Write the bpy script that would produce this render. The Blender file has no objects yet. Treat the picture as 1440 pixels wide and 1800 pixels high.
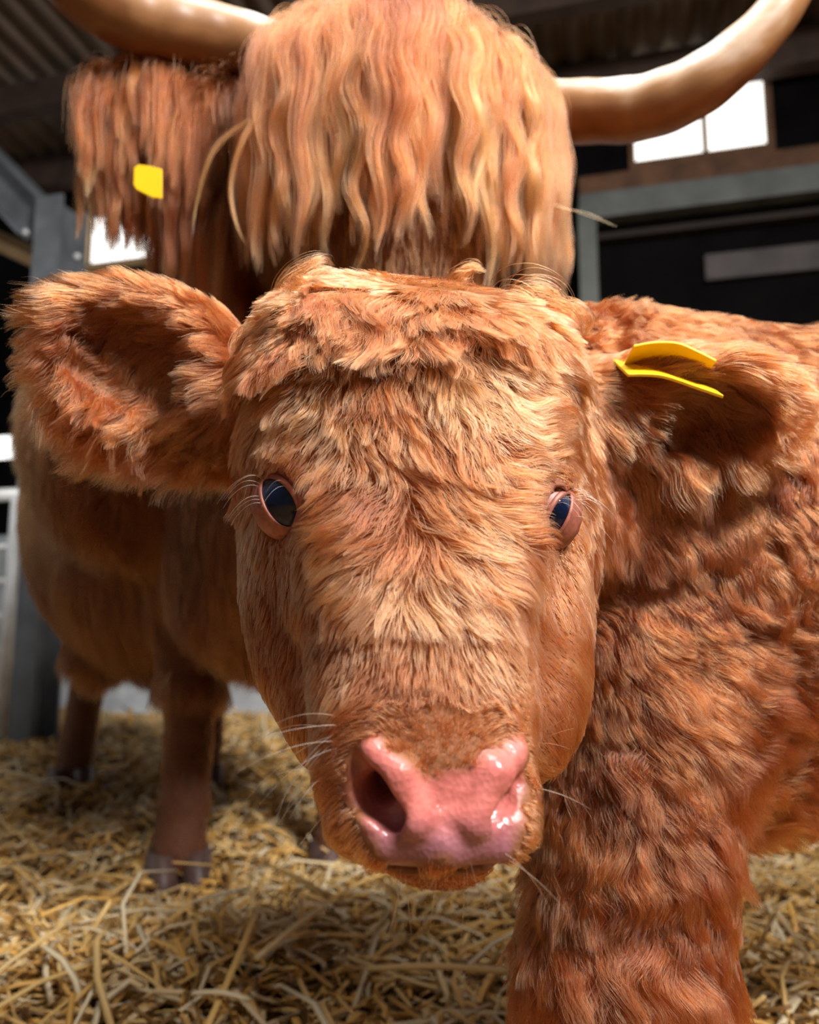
import bpy, bmesh, math
import numpy as np
from mathutils import Vector, Matrix, kdtree

C = bpy.context.scene.collection
SC = bpy.context.scene
rng = np.random.default_rng(11)
HQ = 1.0            # hair density factor

# ------------------------------------------------------------------ camera
CAM = np.array([0.0, 0.0, 0.52]); PITCH = math.radians(8.0); F = 1440.0
cd = bpy.data.cameras.new('camera'); cam = bpy.data.objects.new('camera', cd); C.objects.link(cam)
cam.location = CAM; cam.rotation_euler = (math.pi/2 + PITCH, 0, 0)
cd.sensor_fit = 'HORIZONTAL'; cd.sensor_width = 36; cd.lens = 36; cd.clip_start = 0.02; cd.clip_end = 200
cd.dof.use_dof = True; cd.dof.focus_distance = 0.50; cd.dof.aperture_fstop = 7.0
SC.camera = cam
FW = np.array([0, math.cos(PITCH), math.sin(PITCH)]); UP = np.array([0, -math.sin(PITCH), math.cos(PITCH)]); RT = np.array([1.0, 0, 0])

def P(px, py, d):
    """the point of the place that lies d metres deep along the line of sight through a pixel of the photograph"""
    return CAM + d*FW + (px-720)/F*d*RT + (900-py)/F*d*UP

def proj(p):
    q = p - CAM; d = q@FW
    return 720 + F*(q@RT)/d, 900 - F*(q@UP)/d, d

# ------------------------------------------------------------------ light
SC.view_settings.view_transform = 'Standard'; SC.view_settings.look = 'None'
SC.view_settings.gamma = 1.0; SC.view_settings.use_curve_mapping = False
SC.view_settings.exposure = 0.0
SC.cycles.max_bounces = 8; SC.cycles.diffuse_bounces = 3; SC.cycles.glossy_bounces = 4
SC.cycles.transmission_bounces = 6; SC.cycles.sample_clamp_indirect = 6
SC.cycles.use_adaptive_sampling = True; SC.cycles.adaptive_threshold = 0.03
SC.cycles.use_denoising = True; SC.cycles.denoising_prefilter = 'NONE'
try:
    SC.cycles_curves.shape = 'RIBBONS'
    SC.cycles_curves.subdivisions = 2
except Exception:
    pass
W = bpy.data.worlds.new('sky'); SC.world = W; W.use_nodes = True
bg = W.node_tree.nodes['Background']; bg.inputs[0].default_value = (0.86, 0.93, 1.0, 1); bg.inputs[1].default_value = 0.14

def area(name, loc, target, sx, sy, power, col):
    ld = bpy.data.lights.new(name, 'AREA'); ld.shape = 'RECTANGLE'; ld.size = sx; ld.size_y = sy; ld.energy = power; ld.color = col
    o = bpy.data.objects.new(name, ld); C.objects.link(o); o.location = loc
    o.rotation_euler = (Vector(target)-Vector(loc)).to_track_quat('-Z', 'Y').to_euler()
    return o
# daylight through the open front of the barn (behind the camera) and through the roof lights above
area('daylight_barn_front', (1.45, -.75, 2.7), (0.1, 0.7, 0.6), 0.9, 0.7, 225, (1.0, 0.975, 0.955))
area('daylight_roof', (0.25, 0.45, 3.3), (0.1, 0.9, 0.6), 1.6, 1.2, 90, (1.0, 0.98, 0.96))

area('fill_left_background', (-3.9, 3.0, 1.9), (-1.9, 4.4, 0.6), 1.0, 1.6, 13, (0.92, 0.96, 1.0))  # added fill lamp, lifts the dark column, gate and wall at the left

# ------------------------------------------------------------------ helpers
def link(o, parent=None):
    C.objects.link(o)
    if parent is not None: o.parent = parent
    return o

def tag(o, label=None, cat=None, group=None, kind=None):
    if label: o['label'] = label
    if cat: o['category'] = cat
    if group: o['group'] = group
    if kind: o['kind'] = kind
    return o

def empty(name, loc):
    o = bpy.data.objects.new(name, None); o.location = loc; o.empty_display_size = .05
    return link(o)

def base(o):
    return np.array(o.location) if o is not None else np.zeros(3)

def mesh_obj(name, verts, faces, mat, parent=None, smooth=True):
    me = bpy.data.meshes.new(name)
    v = np.asarray(verts, float) - base(parent)
    me.from_pydata(v.tolist(), [], [list(map(int, f)) for f in faces]); me.update()
    if mat is not None: me.materials.append(mat)
    if smooth: me.shade_smooth()
    return link(bpy.data.objects.new(name, me), parent)

def bm_obj(name, bm, mat, parent=None, smooth=False, bevel=0):
    if bevel:
        bmesh.ops.bevel(bm, geom=list(bm.edges), offset=bevel, segments=2, affect='EDGES', profile=.6)
    bmesh.ops.translate(bm, verts=bm.verts, vec=Vector(-base(parent)))
    bmesh.ops.recalc_face_normals(bm, faces=bm.faces)
    me = bpy.data.meshes.new(name); bm.to_mesh(me); bm.free()
    if mat is not None: me.materials.append(mat)
    if smooth: me.shade_smooth()
    return link(bpy.data.objects.new(name, me), parent)

def nrm(v):
    v = np.asarray(v, float)
    return v/np.maximum(np.linalg.norm(v, axis=-1, keepdims=True), 1e-12)

def tube_geo(path, radii, seg=10, cap=True, sq=1.0):
    """a tube along a path; returns verts, faces"""
    path = np.asarray(path, float); n = len(path); radii = np.broadcast_to(radii, (n,))
    tan = nrm(np.gradient(path, axis=0)); ref = np.array([0, 0, 1.0])
    if abs(tan[0]@ref) > .9: ref = np.array([1.0, 0, 0])
    V = []; a = np.linspace(0, 2*math.pi, seg, endpoint=False)
    s = nrm(np.cross(tan[0], ref))
    for i in range(n):
        s = nrm(s - tan[i]*(s@tan[i])); b = np.cross(tan[i], s)
        V.append(path[i] + radii[i]*(np.cos(a)[:, None]*s + sq*np.sin(a)[:, None]*b))
    V = np.concatenate(V); Fc = []
    for i in range(n-1):
        for j in range(seg):
            k = (j+1) % seg
            Fc.append((i*seg+j, i*seg+k, (i+1)*seg+k, (i+1)*seg+j))
    if cap:
        Fc.append(tuple(range(seg-1, -1, -1))); Fc.append(tuple((n-1)*seg+j for j in range(seg)))
    return V, Fc

def catmull(pts, n):
    pts = np.asarray(pts, float); m = len(pts); out = []
    ext = np.vstack([2*pts[0]-pts[1], pts, 2*pts[-1]-pts[-2]])
    for t in np.linspace(0, m-1-1e-9, n):
        i = int(t); u = t-i; a, b, c, d = ext[i:i+4]
        out.append(.5*((2*b)+(c-a)*u+(2*a-5*b+4*c-d)*u*u+(3*b-a-3*c+d)*u**3))
    return np.array(out)

# ------------------------------------------------------------------ materials
def new_mat(name):
    m = bpy.data.materials.new(name); m.use_nodes = True
    nt = m.node_tree; return m, nt, nt.nodes['Principled BSDF']

def plain(name, col, rough=.6, metal=0, var=.25, scale=8, bump=0.0, spec=.5):
    m, nt, b = new_mat(name); N = nt.nodes; L = nt.links
    tc = N.new('ShaderNodeTexCoord'); nz = N.new('ShaderNodeTexNoise'); nz.inputs['Scale'].default_value = scale; nz.inputs['Detail'].default_value = 6
    L.new(tc.outputs['Object'], nz.inputs['Vector'])
    rp = N.new('ShaderNodeValToRGB'); L.new(nz.outputs['Fac'], rp.inputs[0])
    c = np.array(col)
    rp.color_ramp.elements[0].position = .3; rp.color_ramp.elements[1].position = .7
    rp.color_ramp.elements[0].color = (*np.clip(c*(1-var), 0, 1), 1); rp.color_ramp.elements[1].color = (*np.clip(c*(1+var), 0, 1), 1)
    L.new(rp.outputs[0], b.inputs['Base Color'])
    b.inputs['Roughness'].default_value = rough; b.inputs['Metallic'].default_value = metal; b.inputs['Specular IOR Level'].default_value = spec
    if bump:
        bp = N.new('ShaderNodeBump'); bp.inputs['Strength'].default_value = bump; bp.inputs['Distance'].default_value = .01
        L.new(nz.outputs['Fac'], bp.inputs['Height']); L.new(bp.outputs[0], b.inputs['Normal'])
    return m

def glow(name, col, strength):
    m, nt, b = new_mat(name)
    b.inputs['Base Color'].default_value = (*col, 1); b.inputs['Emission Color'].default_value = (*col, 1); b.inputs['Emission Strength'].default_value = strength
    return m

def hair_mat(name, dark, mid, light, rough=.32, tipgain=.25):
    m = bpy.data.materials.new(name); m.use_nodes = True; nt = m.node_tree; N = nt.nodes; L = nt.links
    N.clear(); out = N.new('ShaderNodeOutputMaterial')
    h = N.new('ShaderNodeBsdfHairPrincipled'); h.parametrization = 'COLOR'
    h.inputs['Roughness'].default_value = rough; h.inputs['Radial Roughness'].default_value = .55
    h.inputs['Random Roughness'].default_value = .2; h.inputs['Coat'].default_value = 0.0; h.inputs['IOR'].default_value = 1.5
    at = N.new('ShaderNodeAttribute'); at.attribute_name = 'tint'
    inf = N.new('ShaderNodeHairInfo')
    ma = N.new('ShaderNodeMath'); ma.operation = 'MULTIPLY_ADD'; ma.inputs[1].default_value = tipgain
    L.new(inf.outputs['Intercept'], ma.inputs[0]); L.new(at.outputs['Fac'], ma.inputs[2])
    rp = N.new('ShaderNodeValToRGB'); L.new(ma.outputs[0], rp.inputs[0])
    e = rp.color_ramp.elements; e[0].position = .0; e[0].color = (*dark, 1); e[1].position = 1.0; e[1].color = (*light, 1)
    k = e.new(.5); k.color = (*mid, 1)
    L.new(rp.outputs[0], h.inputs['Color']); L.new(h.outputs[0], out.inputs['Surface'])
    return m

M_calf_hair = hair_mat('calf_hair', (.050, .0085, .0015), (.225, .048, .009), (.55, .215, .088))
M_cow_hair = hair_mat('cow_hair', (.045, .008, .0015), (.225, .048, .008), (.52, .185, .055))
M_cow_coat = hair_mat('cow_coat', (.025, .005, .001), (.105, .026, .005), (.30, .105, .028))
M_whisker = hair_mat('whisker', (.45, .22, .12), (.70, .45, .28), (.85, .65, .45))

def skin_mat(name, skin, pink, deep, wet=.28):
    m, nt, b = new_mat(name); N = nt.nodes; L = nt.links
    at = N.new('ShaderNodeAttribute'); at.attribute_name = 'nose'
    ad = N.new('ShaderNodeAttribute'); ad.attribute_name = 'pad'
    tc = N.new('ShaderNodeTexCoord')
    nz = N.new('ShaderNodeTexNoise'); nz.inputs['Scale'].default_value = 90; nz.inputs['Detail'].default_value = 5
    vo = N.new('ShaderNodeTexVoronoi'); vo.inputs['Scale'].default_value = 330; vo.feature = 'F1'
    L.new(tc.outputs['Object'], nz.inputs['Vector']); L.new(tc.outputs['Object'], vo.inputs['Vector'])
    mx0 = N.new('ShaderNodeMix'); mx0.data_type = 'RGBA'; L.new(ad.outputs['Fac'], mx0.inputs[0])
    mx0.inputs[6].default_value = (*pink, 1); mx0.inputs[7].default_value = (*deep, 1)
    mot = N.new('ShaderNodeMix'); mot.data_type = 'RGBA'; mot.blend_type = 'MULTIPLY'; mot.inputs[0].default_value = .55
    rp = N.new('ShaderNodeValToRGB'); rp.color_ramp.elements[0].position = .35; rp.color_ramp.elements[0].color = (.55, .42, .40, 1)
    rp.color_ramp.elements[1].position = .62; rp.color_ramp.elements[1].color = (1, 1, 1, 1)
    L.new(nz.outputs['Fac'], rp.inputs[0]); L.new(mx0.outputs[2], mot.inputs[6]); L.new(rp.outputs[0], mot.inputs[7])
    mx = N.new('ShaderNodeMix'); mx.data_type = 'RGBA'; L.new(at.outputs['Fac'], mx.inputs[0])
    mx.inputs[6].default_value = (*skin, 1); L.new(mot.outputs[2], mx.inputs[7]); L.new(mx.outputs[2], b.inputs['Base Color'])
    mr = N.new('ShaderNodeMapRange'); L.new(at.outputs['Fac'], mr.inputs[0]); mr.inputs[3].default_value = .75; mr.inputs[4].default_value = wet
    L.new(mr.outputs[0], b.inputs['Roughness'])
    b.inputs['Subsurface Weight'].default_value = .0
    bp = N.new('ShaderNodeBump'); bp.inputs['Distance'].default_value = .0010; bp.inputs['Strength'].default_value = .35
    L.new(vo.outputs['Distance'], bp.inputs['Height']); L.new(bp.outputs[0], b.inputs['Normal'])
    return m

M_calf_skin = skin_mat('calf_skin', (.20, .070, .022), (.51, .15, .125), (.28, .11, .13))
M_cow_skin = skin_mat('cow_skin', (.13, .04, .012), (.55, .22, .20), (.4, .15, .15))

# ------------------------------------------------------------------ distance-field modelling
def ell(c, r, R=None):
    c = np.asarray(c, float); r = np.asarray(r, float)
    def f(p):
        q = p-c
        if R is not None: q = q@np.asarray(R).T
        k0 = np.linalg.norm(q/r, axis=1); k1 = np.linalg.norm(q/(r*r), axis=1)
        return k0*(k0-1)/np.maximum(k1, 1e-9)
    return f

def rc(a, b, ra, rb):
    a = np.asarray(a, float); b = np.asarray(b, float); ab = b-a; L2 = ab@ab
    def f(p):
        t = np.clip((p-a)@ab/L2, 0, 1)
        return np.linalg.norm(p-a-t[:, None]*ab, axis=1) - (ra+(rb-ra)*t)
    return f

def smin(a, b, k):
    h = np.clip(.5+.5*(b-a)/k, 0, 1)
    return b+(a-b)*h-k*h*(1-h)

def smax(a, b, k): return -smin(-a, -b, k)

def grad(f, p, e=1e-3):
    g = np.stack([f(p+np.eye(3)[i]*e)-f(p-np.eye(3)[i]*e) for i in range(3)], 1)
    return nrm(g)

def surface_nets(f, lo, hi, h):
    lo = np.asarray(lo, float); hi = np.asarray(hi, float)
    n = np.ceil((hi-lo)/h).astype(int)+1; n = ((n+3)//4)*4+1
    H = 4*h; nc = (n-1)//4+1
    gi = np.stack(np.meshgrid(*[np.arange(k) for k in nc], indexing='ij'), -1).reshape(-1, 3)
    cs = f(lo+gi*H).reshape(nc).astype(np.float32)
    near = np.abs(cs) < H*1.9
    big = np.where(cs < 0, -1., 1.).astype(np.float32)
    idx = [np.minimum((np.arange(k)+2)//4, m-1) for k, m in zip(n, nc)]
    V = big[np.ix_(*idx)].copy(); nm = near[np.ix_(*idx)]
    ii = np.argwhere(nm)
    for s in range(0, len(ii), 400000):
        q = ii[s:s+400000]; V[q[:, 0], q[:, 1], q[:, 2]] = f(lo+q*h)
    S = V < 0
    corner = [(i, j, k) for i in (0, 1) for j in (0, 1) for k in (0, 1)]
    m = n-1
    cnt = np.zeros(m, np.int8)
    for c in corner: cnt += S[c[0]:c[0]+m[0], c[1]:c[1]+m[1], c[2]:c[2]+m[2]]
    act = (cnt > 0) & (cnt < 8)
    cid = np.full(m, -1, np.int64); ai = np.argwhere(act); cid[act] = np.arange(len(ai))
    acc = np.zeros((len(ai), 3)); num = np.zeros(len(ai))
    for a in corner:
        for ax in range(3):
            if a[ax] == 1: continue
            b = list(a); b[ax] = 1
            va = V[ai[:, 0]+a[0], ai[:, 1]+a[1], ai[:, 2]+a[2]]; vb = V[ai[:, 0]+b[0], ai[:, 1]+b[1], ai[:, 2]+b[2]]
            x = (va < 0) != (vb < 0)
            t = np.where(x, va/np.where(x, va-vb, 1), 0)
            pos = np.array(a, float)[None].repeat(len(ai), 0); pos[:, ax] += t
            acc += pos*x[:, None]; num += x
    verts = lo+(ai+acc/num[:, None])*h
    faces = []
    for ax in range(3):
        o1, o2 = [(1, 2), (2, 0), (0, 1)][ax]
        sl0 = [slice(None)]*3; sl1 = [slice(None)]*3
        sl0[ax] = slice(0, -1); sl1[ax] = slice(1, None)
        A = S[tuple(sl0)]; B = S[tuple(sl1)]
        e = np.argwhere(A != B)
        ok = (e[:, o1] > 0) & (e[:, o2] > 0) & (e[:, o1] < m[o1]) & (e[:, o2] < m[o2]); e = e[ok]
        d1 = np.zeros(3, int); d1[o1] = 1; d2 = np.zeros(3, int); d2[o2] = 1
        q = [cid[tuple((e-d).T)] for d in (d1+d2, d2, 0*d1, d1)]
        Q = np.stack(q, 1); flip = ~A[tuple(e.T)]
        Q[flip] = Q[flip][:, ::-1]; faces.append(Q)
    faces = np.concatenate(faces); faces = faces[(faces >= 0).all(1)]
    g = grad(f, verts, h*.5)
    verts = verts - g*np.clip(f(verts), -h, h)[:, None]
    return verts, faces

def trace(f, px, py, d0=.25, d1=3.0):
    o = P(px, py, d0); dr = nrm(P(px, py, d1)-o); t = 0
    for _ in range(300):
        v = float(f((o+dr*t)[None])[0])
        if v < 2e-4: break
        t += v*.5
        if t > d1: break
    return o+dr*t

def loft(N0, axes, T, tab, n=2.3, capf=.022, capb=.03):
    """a tapering body whose width, upper and lower height follow a table along an axis"""
    H = np.asarray(axes)     # rows: lateral, dorsal, along
    tab = np.asarray(tab)
    def f(p):
        q = (p-N0)@H.T; u, v, t = q.T; tc = np.clip(t, 0, T)
        w = np.interp(tc, tab[:, 0], tab[:, 1]); vd = np.interp(tc, tab[:, 0], tab[:, 2]); vv = np.interp(tc, tab[:, 0], tab[:, 3])
        hh = (vd+vv)/2; vc = (vd-vv)/2
        ex = np.where(t < 0, -t/capf, np.where(t > T, (t-T)/capb, 0))
        r = ((np.abs(u)/w)**n+(np.abs(v-vc)/hh)**n+ex**n)**(1/n)
        return (r-1)*np.minimum(w, hh)*.85
    return f

# ------------------------------------------------------------------ hair
def wob(p, sc, seed, k=5):
    """smooth pseudo-noise in -1..1"""
    r = np.random.default_rng(seed); out = 0
    for i in range(k):
        d = nrm(r.normal(size=3))*sc*(.6+.9*r.random()); out = out+np.sin(p@d*2*math.pi+r.random()*6.3)
    return out/math.sqrt(k)/1.1

def sample(V, Fq, n, weight):
    tri = np.concatenate([Fq[:, [0, 1, 2]], Fq[:, [0, 2, 3]]])
    a, b, c = V[tri[:, 0]], V[tri[:, 1]], V[tri[:, 2]]
    cr = np.cross(b-a, c-a); ar = np.linalg.norm(cr, axis=1)
    w = ar*weight((a+b+c)/3, nrm(cr)); w /= w.sum()
    i = rng.choice(len(tri), n, p=w); u = rng.random(n); v = rng.random(n)
    s = u+v > 1; u[s] = 1-u[s]; v[s] = 1-v[s]
    return a[i]+u[:, None]*(b-a)[i]+v[:, None]*(c-a)[i]

def clump(pts, roots, spacing, strength, power=1.4, seed=0):
    n = len(roots); r = np.random.default_rng(seed)
    # thin out to centres about 'spacing' apart with a jittered grid
    key = np.floor((roots+r.normal(0, spacing*.25, roots.shape))/spacing).astype(np.int64)
    hsh = (key[:, 0]*73856093) ^ (key[:, 1]*19349663) ^ (key[:, 2]*83492791)
    _, first = np.unique(hsh, return_index=True)
    kd = kdtree.KDTree(len(first))
    for j, i in enumerate(first): kd.insert(roots[i], j)
    kd.balance()
    near = np.array([kd.find(q)[1] for q in roots.tolist()]); g = first[near]
    K = pts.shape[1]; s = np.linspace(0, 1, K)
    st = np.broadcast_to(strength, (n,))*(.65+.35*r.random(len(first)))[near]
    st = st*np.where(r.random(n) < .10, .15, .55+.45*r.random(n))
    w = st[:, None]*s[None]**power
    return pts*(1-w[..., None])+pts[g]*w[..., None]

def strands(p0, nr, tn, L, lift, npts, curl=.0, freq=1.0, droop=0.0, noise_scale=25, seed=1, rand=.18, field=None, rise=.2):
    n = len(p0); r = np.random.default_rng(seed)
    tn = tn+r.normal(0, rand, tn.shape); tn = nrm(tn-nr*(tn*nr).sum(1, keepdims=True))
    bi = np.cross(nr, tn)
    L = np.broadcast_to(L, (n,)); lift = np.broadcast_to(lift, (n,)); curl = np.broadcast_to(curl, (n,)); freq = np.broadcast_to(freq, (n,)); droop = np.broadcast_to(droop, (n,))
    ph = wob(p0, noise_scale, seed+5)*3.0+r.normal(0, .5, n)
    ph2 = wob(p0, noise_scale, seed+9)*3.0
    pts = np.zeros((n, npts, 3)); pts[:, 0] = p0 - nr*np.minimum(.0012, L*.05)[:, None]
    v0 = np.maximum(field(p0), 0) if field is not None else 0
    for i in range(1, npts):
        s = (i-.5)/(npts-1)
        a = np.maximum(lift, .42)*(1-.75*s)
        d = tn*np.cos(a)[:, None]+nr*np.sin(a)[:, None]
        tw = curl*np.sin(2*math.pi*freq*s+ph); tv = curl*.6*np.cos(2*math.pi*freq*s+ph2)
        d = d+bi*tw[:, None]+nr*tv[:, None]
        d = d+np.array([0, 0, -1.0])*(droop*s)[:, None]
        q = pts[:, i-1]+nrm(d)*(L/(npts-1))[:, None]
        if field is not None:
            v = field(q); lim = v0+.0012+rise*L*(i/(npts-1))**.8
            q = q-nr*(np.clip(v-lim, -.02, .02)*.75)[:, None]
        pts[:, i] = q
    return pts

def hair_obj(name, pts, radius, tint, mat, parent, taper=.75):
    n, k = pts.shape[:2]
    cu = bpy.data.hair_curves.new(name); cu.add_curves([k]*n)
    cu.position_data.foreach_set('vector', (pts-base(parent)).astype(np.float32).ravel())
    ra = cu.attributes.get('radius') or cu.attributes.new('radius', 'FLOAT', 'POINT')
    s = np.linspace(0, 1, k); rad = np.broadcast_to(radius, (n,))[:, None]*(1-taper*s**2)[None]
    ra.data.foreach_set('value', rad.astype(np.float32).ravel())
    ta = cu.attributes.new('tint', 'FLOAT', 'CURVE'); ta.data.foreach_set('value', np.asarray(tint, np.float32).ravel())
    cu.materials.append(mat)
    o = bpy.data.objects.new(name, cu); link(o, parent); o['kind'] = 'stuff'
    return o

class Groom:
    """combing directions, lengths and curl read off guide hairs, blended between them"""
    def __init__(s, rows, on=None):
        s.pos = []; s.dir = []; s.val = []
        for px, py, d, dx, dy, L, lift, curl in rows:
            s.pos.append(trace(on, px, py) if d is None else P(px, py, d)); s.dir.append(dx*RT-dy*nrm(UP+.45*FW)); s.val.append((L, lift, curl))
        s.pos = np.array(s.pos); s.dir = nrm(np.array(s.dir)); s.val = np.array(s.val)
    def __call__(s, p, soft=.009):
        D = np.zeros((len(p), 3)); Vv = np.zeros((len(p), 3))
        for i in range(0, len(p), 50000):
            q = p[i:i+50000]; d2 = ((q[:, None]-s.pos[None])**2).sum(2)+soft**2; w = 1/d2**3; w /= w.sum(1, keepdims=True)
            D[i:i+50000] = w@s.dir; Vv[i:i+50000] = w@s.val
        return D, Vv[:, 0], Vv[:, 1], Vv[:, 2]

def facing(c, n, lim=-.45, rest=.22):
    v = nrm(CAM-c); k = (v*n).sum(1)
    px, py, d = proj(c)
    out = (px < -250) | (px > 1690) | (py < -250) | (py > 2050)
    return np.where(k > lim, 1.0, rest)*np.where(out, .3, 1.0)

# ================================================================== THE BARN
TH = math.radians(-15)
BX = np.array([math.cos(TH), math.sin(TH), 0]); BY = np.array([-math.sin(TH), math.cos(TH), 0])   # along the back wall, into the barn
WALL = 4.6
def B(x, y, z): return x*BX+y*BY+np.array([0, 0, z])
def on_plane(px, py, y):
    """barn coordinates (x, z) where the line of sight meets the plane y metres into the barn"""
    o = CAM; d = P(px, py, 1.0)-CAM; t = (y-o@BY)/(d@BY); q = o+t*d
    return q@BX, q[2]
def bbox(bm, x0, x1, y0, y1, z0, z1):
    vs = [bm.verts.new(B(x, y, z)) for z in (z0, z1) for x, y in ((x0, y0), (x1, y0), (x1, y1), (x0, y1))]
    for f in ((3, 2, 1, 0), (4, 5, 6, 7), (0, 1, 5, 4), (1, 2, 6, 5), (2, 3, 7, 6), (3, 0, 4, 7)): bm.faces.new([vs[i] for i in f])
def struct(o): o['kind'] = 'structure'; return o

M_steel = plain('galvanised_steel', (.17, .185, .20), .5, .2, .3, 6)
M_lightsteel = plain('pale_galvanised_steel', (.72, .73, .73), .45, .2, .2, 9)
M_wood = plain('old_brown_timber', (.12, .055, .025), .8, 0, .4, 7)
M_purlin = plain('dark_timber_purlin', (.055, .032, .022), .8, 0, .35, 7)
M_tan = plain('pale_timber', (.42, .27, .13), .75, 0, .25, 9)
M_concrete = plain('grey_concrete_panel', (.55, .58, .60), .8, 0, .3, 5, .3)
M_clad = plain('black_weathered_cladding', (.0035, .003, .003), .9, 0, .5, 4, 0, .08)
M_clad2 = plain('sooty_rail', (.02, .012, .009), .8)
M_roof = plain('fibre_cement_sheet', (.13, .095, .07), .85, 0, .4, 3)
M_sky = glow('daylit_translucent_sheet', (1.0, .97, .90), 1.7)
M_skyw = glow('daylit_opening', (1.0, .99, .97), 1.8)
M_soil = plain('trodden_straw_and_muck', (.20, .105, .030), .95, 0, .6, 14, .6)

def gh(x, y):
    """height of the straw bed"""
    p = np.stack([np.asarray(x, float), np.asarray(y, float), 0*np.asarray(x, float)], -1).reshape(-1, 3)
    h = .022*wob(p, 1.3, 3)+.012*wob(p, 3.2, 4)
    return h.reshape(np.shape(x))

# floor under the straw
nx, ny = 110, 110
gx, gy = np.meshgrid(np.linspace(-5.5, 5.5, nx), np.linspace(-2.5, 7.5, ny), indexing='ij')
gv = np.stack([gx, gy, gh(gx, gy)-.012], -1).reshape(-1, 3)
gf = [(i*ny+j, (i+1)*ny+j, (i+1)*ny+j+1, i*ny+j+1) for i in range(nx-1) for j in range(ny-1)]
struct(mesh_obj('floor', gv, gf, M_soil))

# roof: corrugated fibre-cement sheets, corrugations running into the barn
ROOF = 3.78
xs = np.arange(-7, 7, .146/8); ys = np.array([-1.0, 1.5, WALL+.5])
zz = .030*np.sin(xs*2*math.pi/.146)
rv = []; 
for y in ys: rv.append(np.stack([np.ones_like(xs)[:, None]*xs[:, None]*BX+y*BY], 0)[0]+np.array([0, 0, 1])*(zz+ROOF+.05*(WALL-y))[:, None])
n = len(xs); rv = np.concatenate(rv); rf = [(k*n+i, k*n+i+1, (k+1)*n+i+1, (k+1)*n+i) for k in range(2) for i in range(n-1)]
struct(mesh_obj('ceiling', rv, rf, M_roof))
# back wall: black cladding with openings, concrete panel below
sx0, sz1 = on_plane(1118, 158, WALL); sx1, _ = on_plane(1343, 158, WALL); _, sz0 = on_plane(1235, 272, WALL)
sx0 -= .02; sz1 += .06
lx0, lz1 = on_plane(160, 380, WALL); lx1, lz0 = on_plane(272, 452, WALL)
vx1, vz1 = on_plane(40, 762, WALL); _, vz0 = on_plane(20, 806, WALL); vx0 = vx1-.7
bm = bmesh.new()
def wall_with_holes(bm, holes, x0, x1, z0, z1, y0, y1):
    xs = sorted({x0, x1, *[h[0] for h in holes], *[h[1] for h in holes]}); zs = sorted({z0, z1, *[h[2] for h in holes], *[h[3] for h in holes]})
    for a, b in zip(xs, xs[1:]):
        for c, d in zip(zs, zs[1:]):
            m = ((a+b)/2, (c+d)/2)
            if not any(h[0] < m[0] < h[1] and h[2] < m[1] < h[3] for h in holes): bbox(bm, a, b, y0, y1, c, d)
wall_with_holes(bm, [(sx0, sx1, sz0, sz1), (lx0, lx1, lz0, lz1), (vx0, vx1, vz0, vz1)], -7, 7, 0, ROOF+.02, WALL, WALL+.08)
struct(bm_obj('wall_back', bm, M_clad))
bm = bmesh.new(); bbox(bm, -7, 1.0, WALL-.10, WALL-.003, -.05, 1.12)
struct(bm_obj('trim_1', bm, M_concrete, bevel=.01))
for i, (a, b, c, d, mt) in enumerate(((sx0, sx1, sz0, sz1, M_sky), (lx0, lx1, lz0, lz1, M_skyw), (vx0, vx1, vz0, vz1, M_skyw))):
    bm = bmesh.new(); bbox(bm, a, b, WALL+.03, WALL+.04, c, d); w = struct(bm_obj('window_%d' % (i+1), bm, mt))
    bm = bmesh.new(); t = .035
    bbox(bm, a-t, b+t, WALL-.03, WALL-.003, c-t*1.5, c); bbox(bm, a-t, a, WALL-.03, WALL-.003, c, d); bbox(bm, b, b+t, WALL-.03, WALL-.003, c, d)
    if i < 2: bm_obj('window_frame', bm, M_wood if i == 0 else M_tan, w)
    else: bm.free()
    if i == 0:
        bm = bmesh.new(); xm, _ = on_plane(1238, 240, WALL); bbox(bm, xm-.014, xm+.014, WALL-.05, WALL-.031, c-.12, d); bm_obj('glazing_bar', bm, M_wood, w)
# side walls (outside the frame, they close the barn)
for nm, x in (('wall_left', -6.2), ('wall_right', 5.2)):
    bm = bmesh.new(); bbox(bm, x, x+.08, 0.4, WALL, 0, ROOF); struct(bm_obj(nm, bm, M_clad))
# purlins, wall plate, rails
def beam(name, x0, x1, y0, y1, z0, z1, m):
    bm = bmesh.new(); bbox(bm, x0, x1, y0, y1, z0, z1); return struct(bm_obj(name, bm, m, bevel=.006))
_, zp = on_plane(120, 165, 3.75)
beam('trim_2', -6.1, 5.1, 3.70, 3.80, zp-.08, zp+.10, M_purlin)
_, z0 = on_plane(1200, 152, WALL-.15); _, z1 = on_plane(1200, 92, WALL-.15)
beam('trim_3', -6.1, 5.1, WALL-.2, WALL-.08, z0, z1, M_purlin)
_, z0 = on_plane(1240, 368, WALL-.1); _, z1 = on_plane(1240, 322, WALL-.1)
M_beam = plain('dark_grey_beam', (.10, .108, .10), .6, .1, .3, 6)
beam('trim_4', -.2, 5.1, WALL-.16, WALL-.04, z0, z1, M_beam)
_, z2 = on_plane(1240, 284, WALL-.05)
beam('trim_5', -.2, 5.1, WALL-.09, WALL-.035, z1+.015, z2-.01, M_wood)
_, z0 = on_plane(1240, 398, WALL-.05); beam('trim_6', -.2, 5.1, WALL-.09, WALL-.02, z0-.02, z0+.015, M_clad2)
# pale sheet leaning behind, the soft grey patch high on the right
xa, za = on_plane(1240, 478, WALL-.05); xb, zb = on_plane(1430, 432, WALL-.05)
M_patch = plain('dusty_board', (.06, .05, .05), .7, 0, .4, 6)
bm = bmesh.new(); bbox(bm, xa, xb+.3, WALL-.05, WALL-.02, zb-.13, zb+.02); struct(bm_obj('trim_7', bm, M_patch, bevel=.008))

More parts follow.
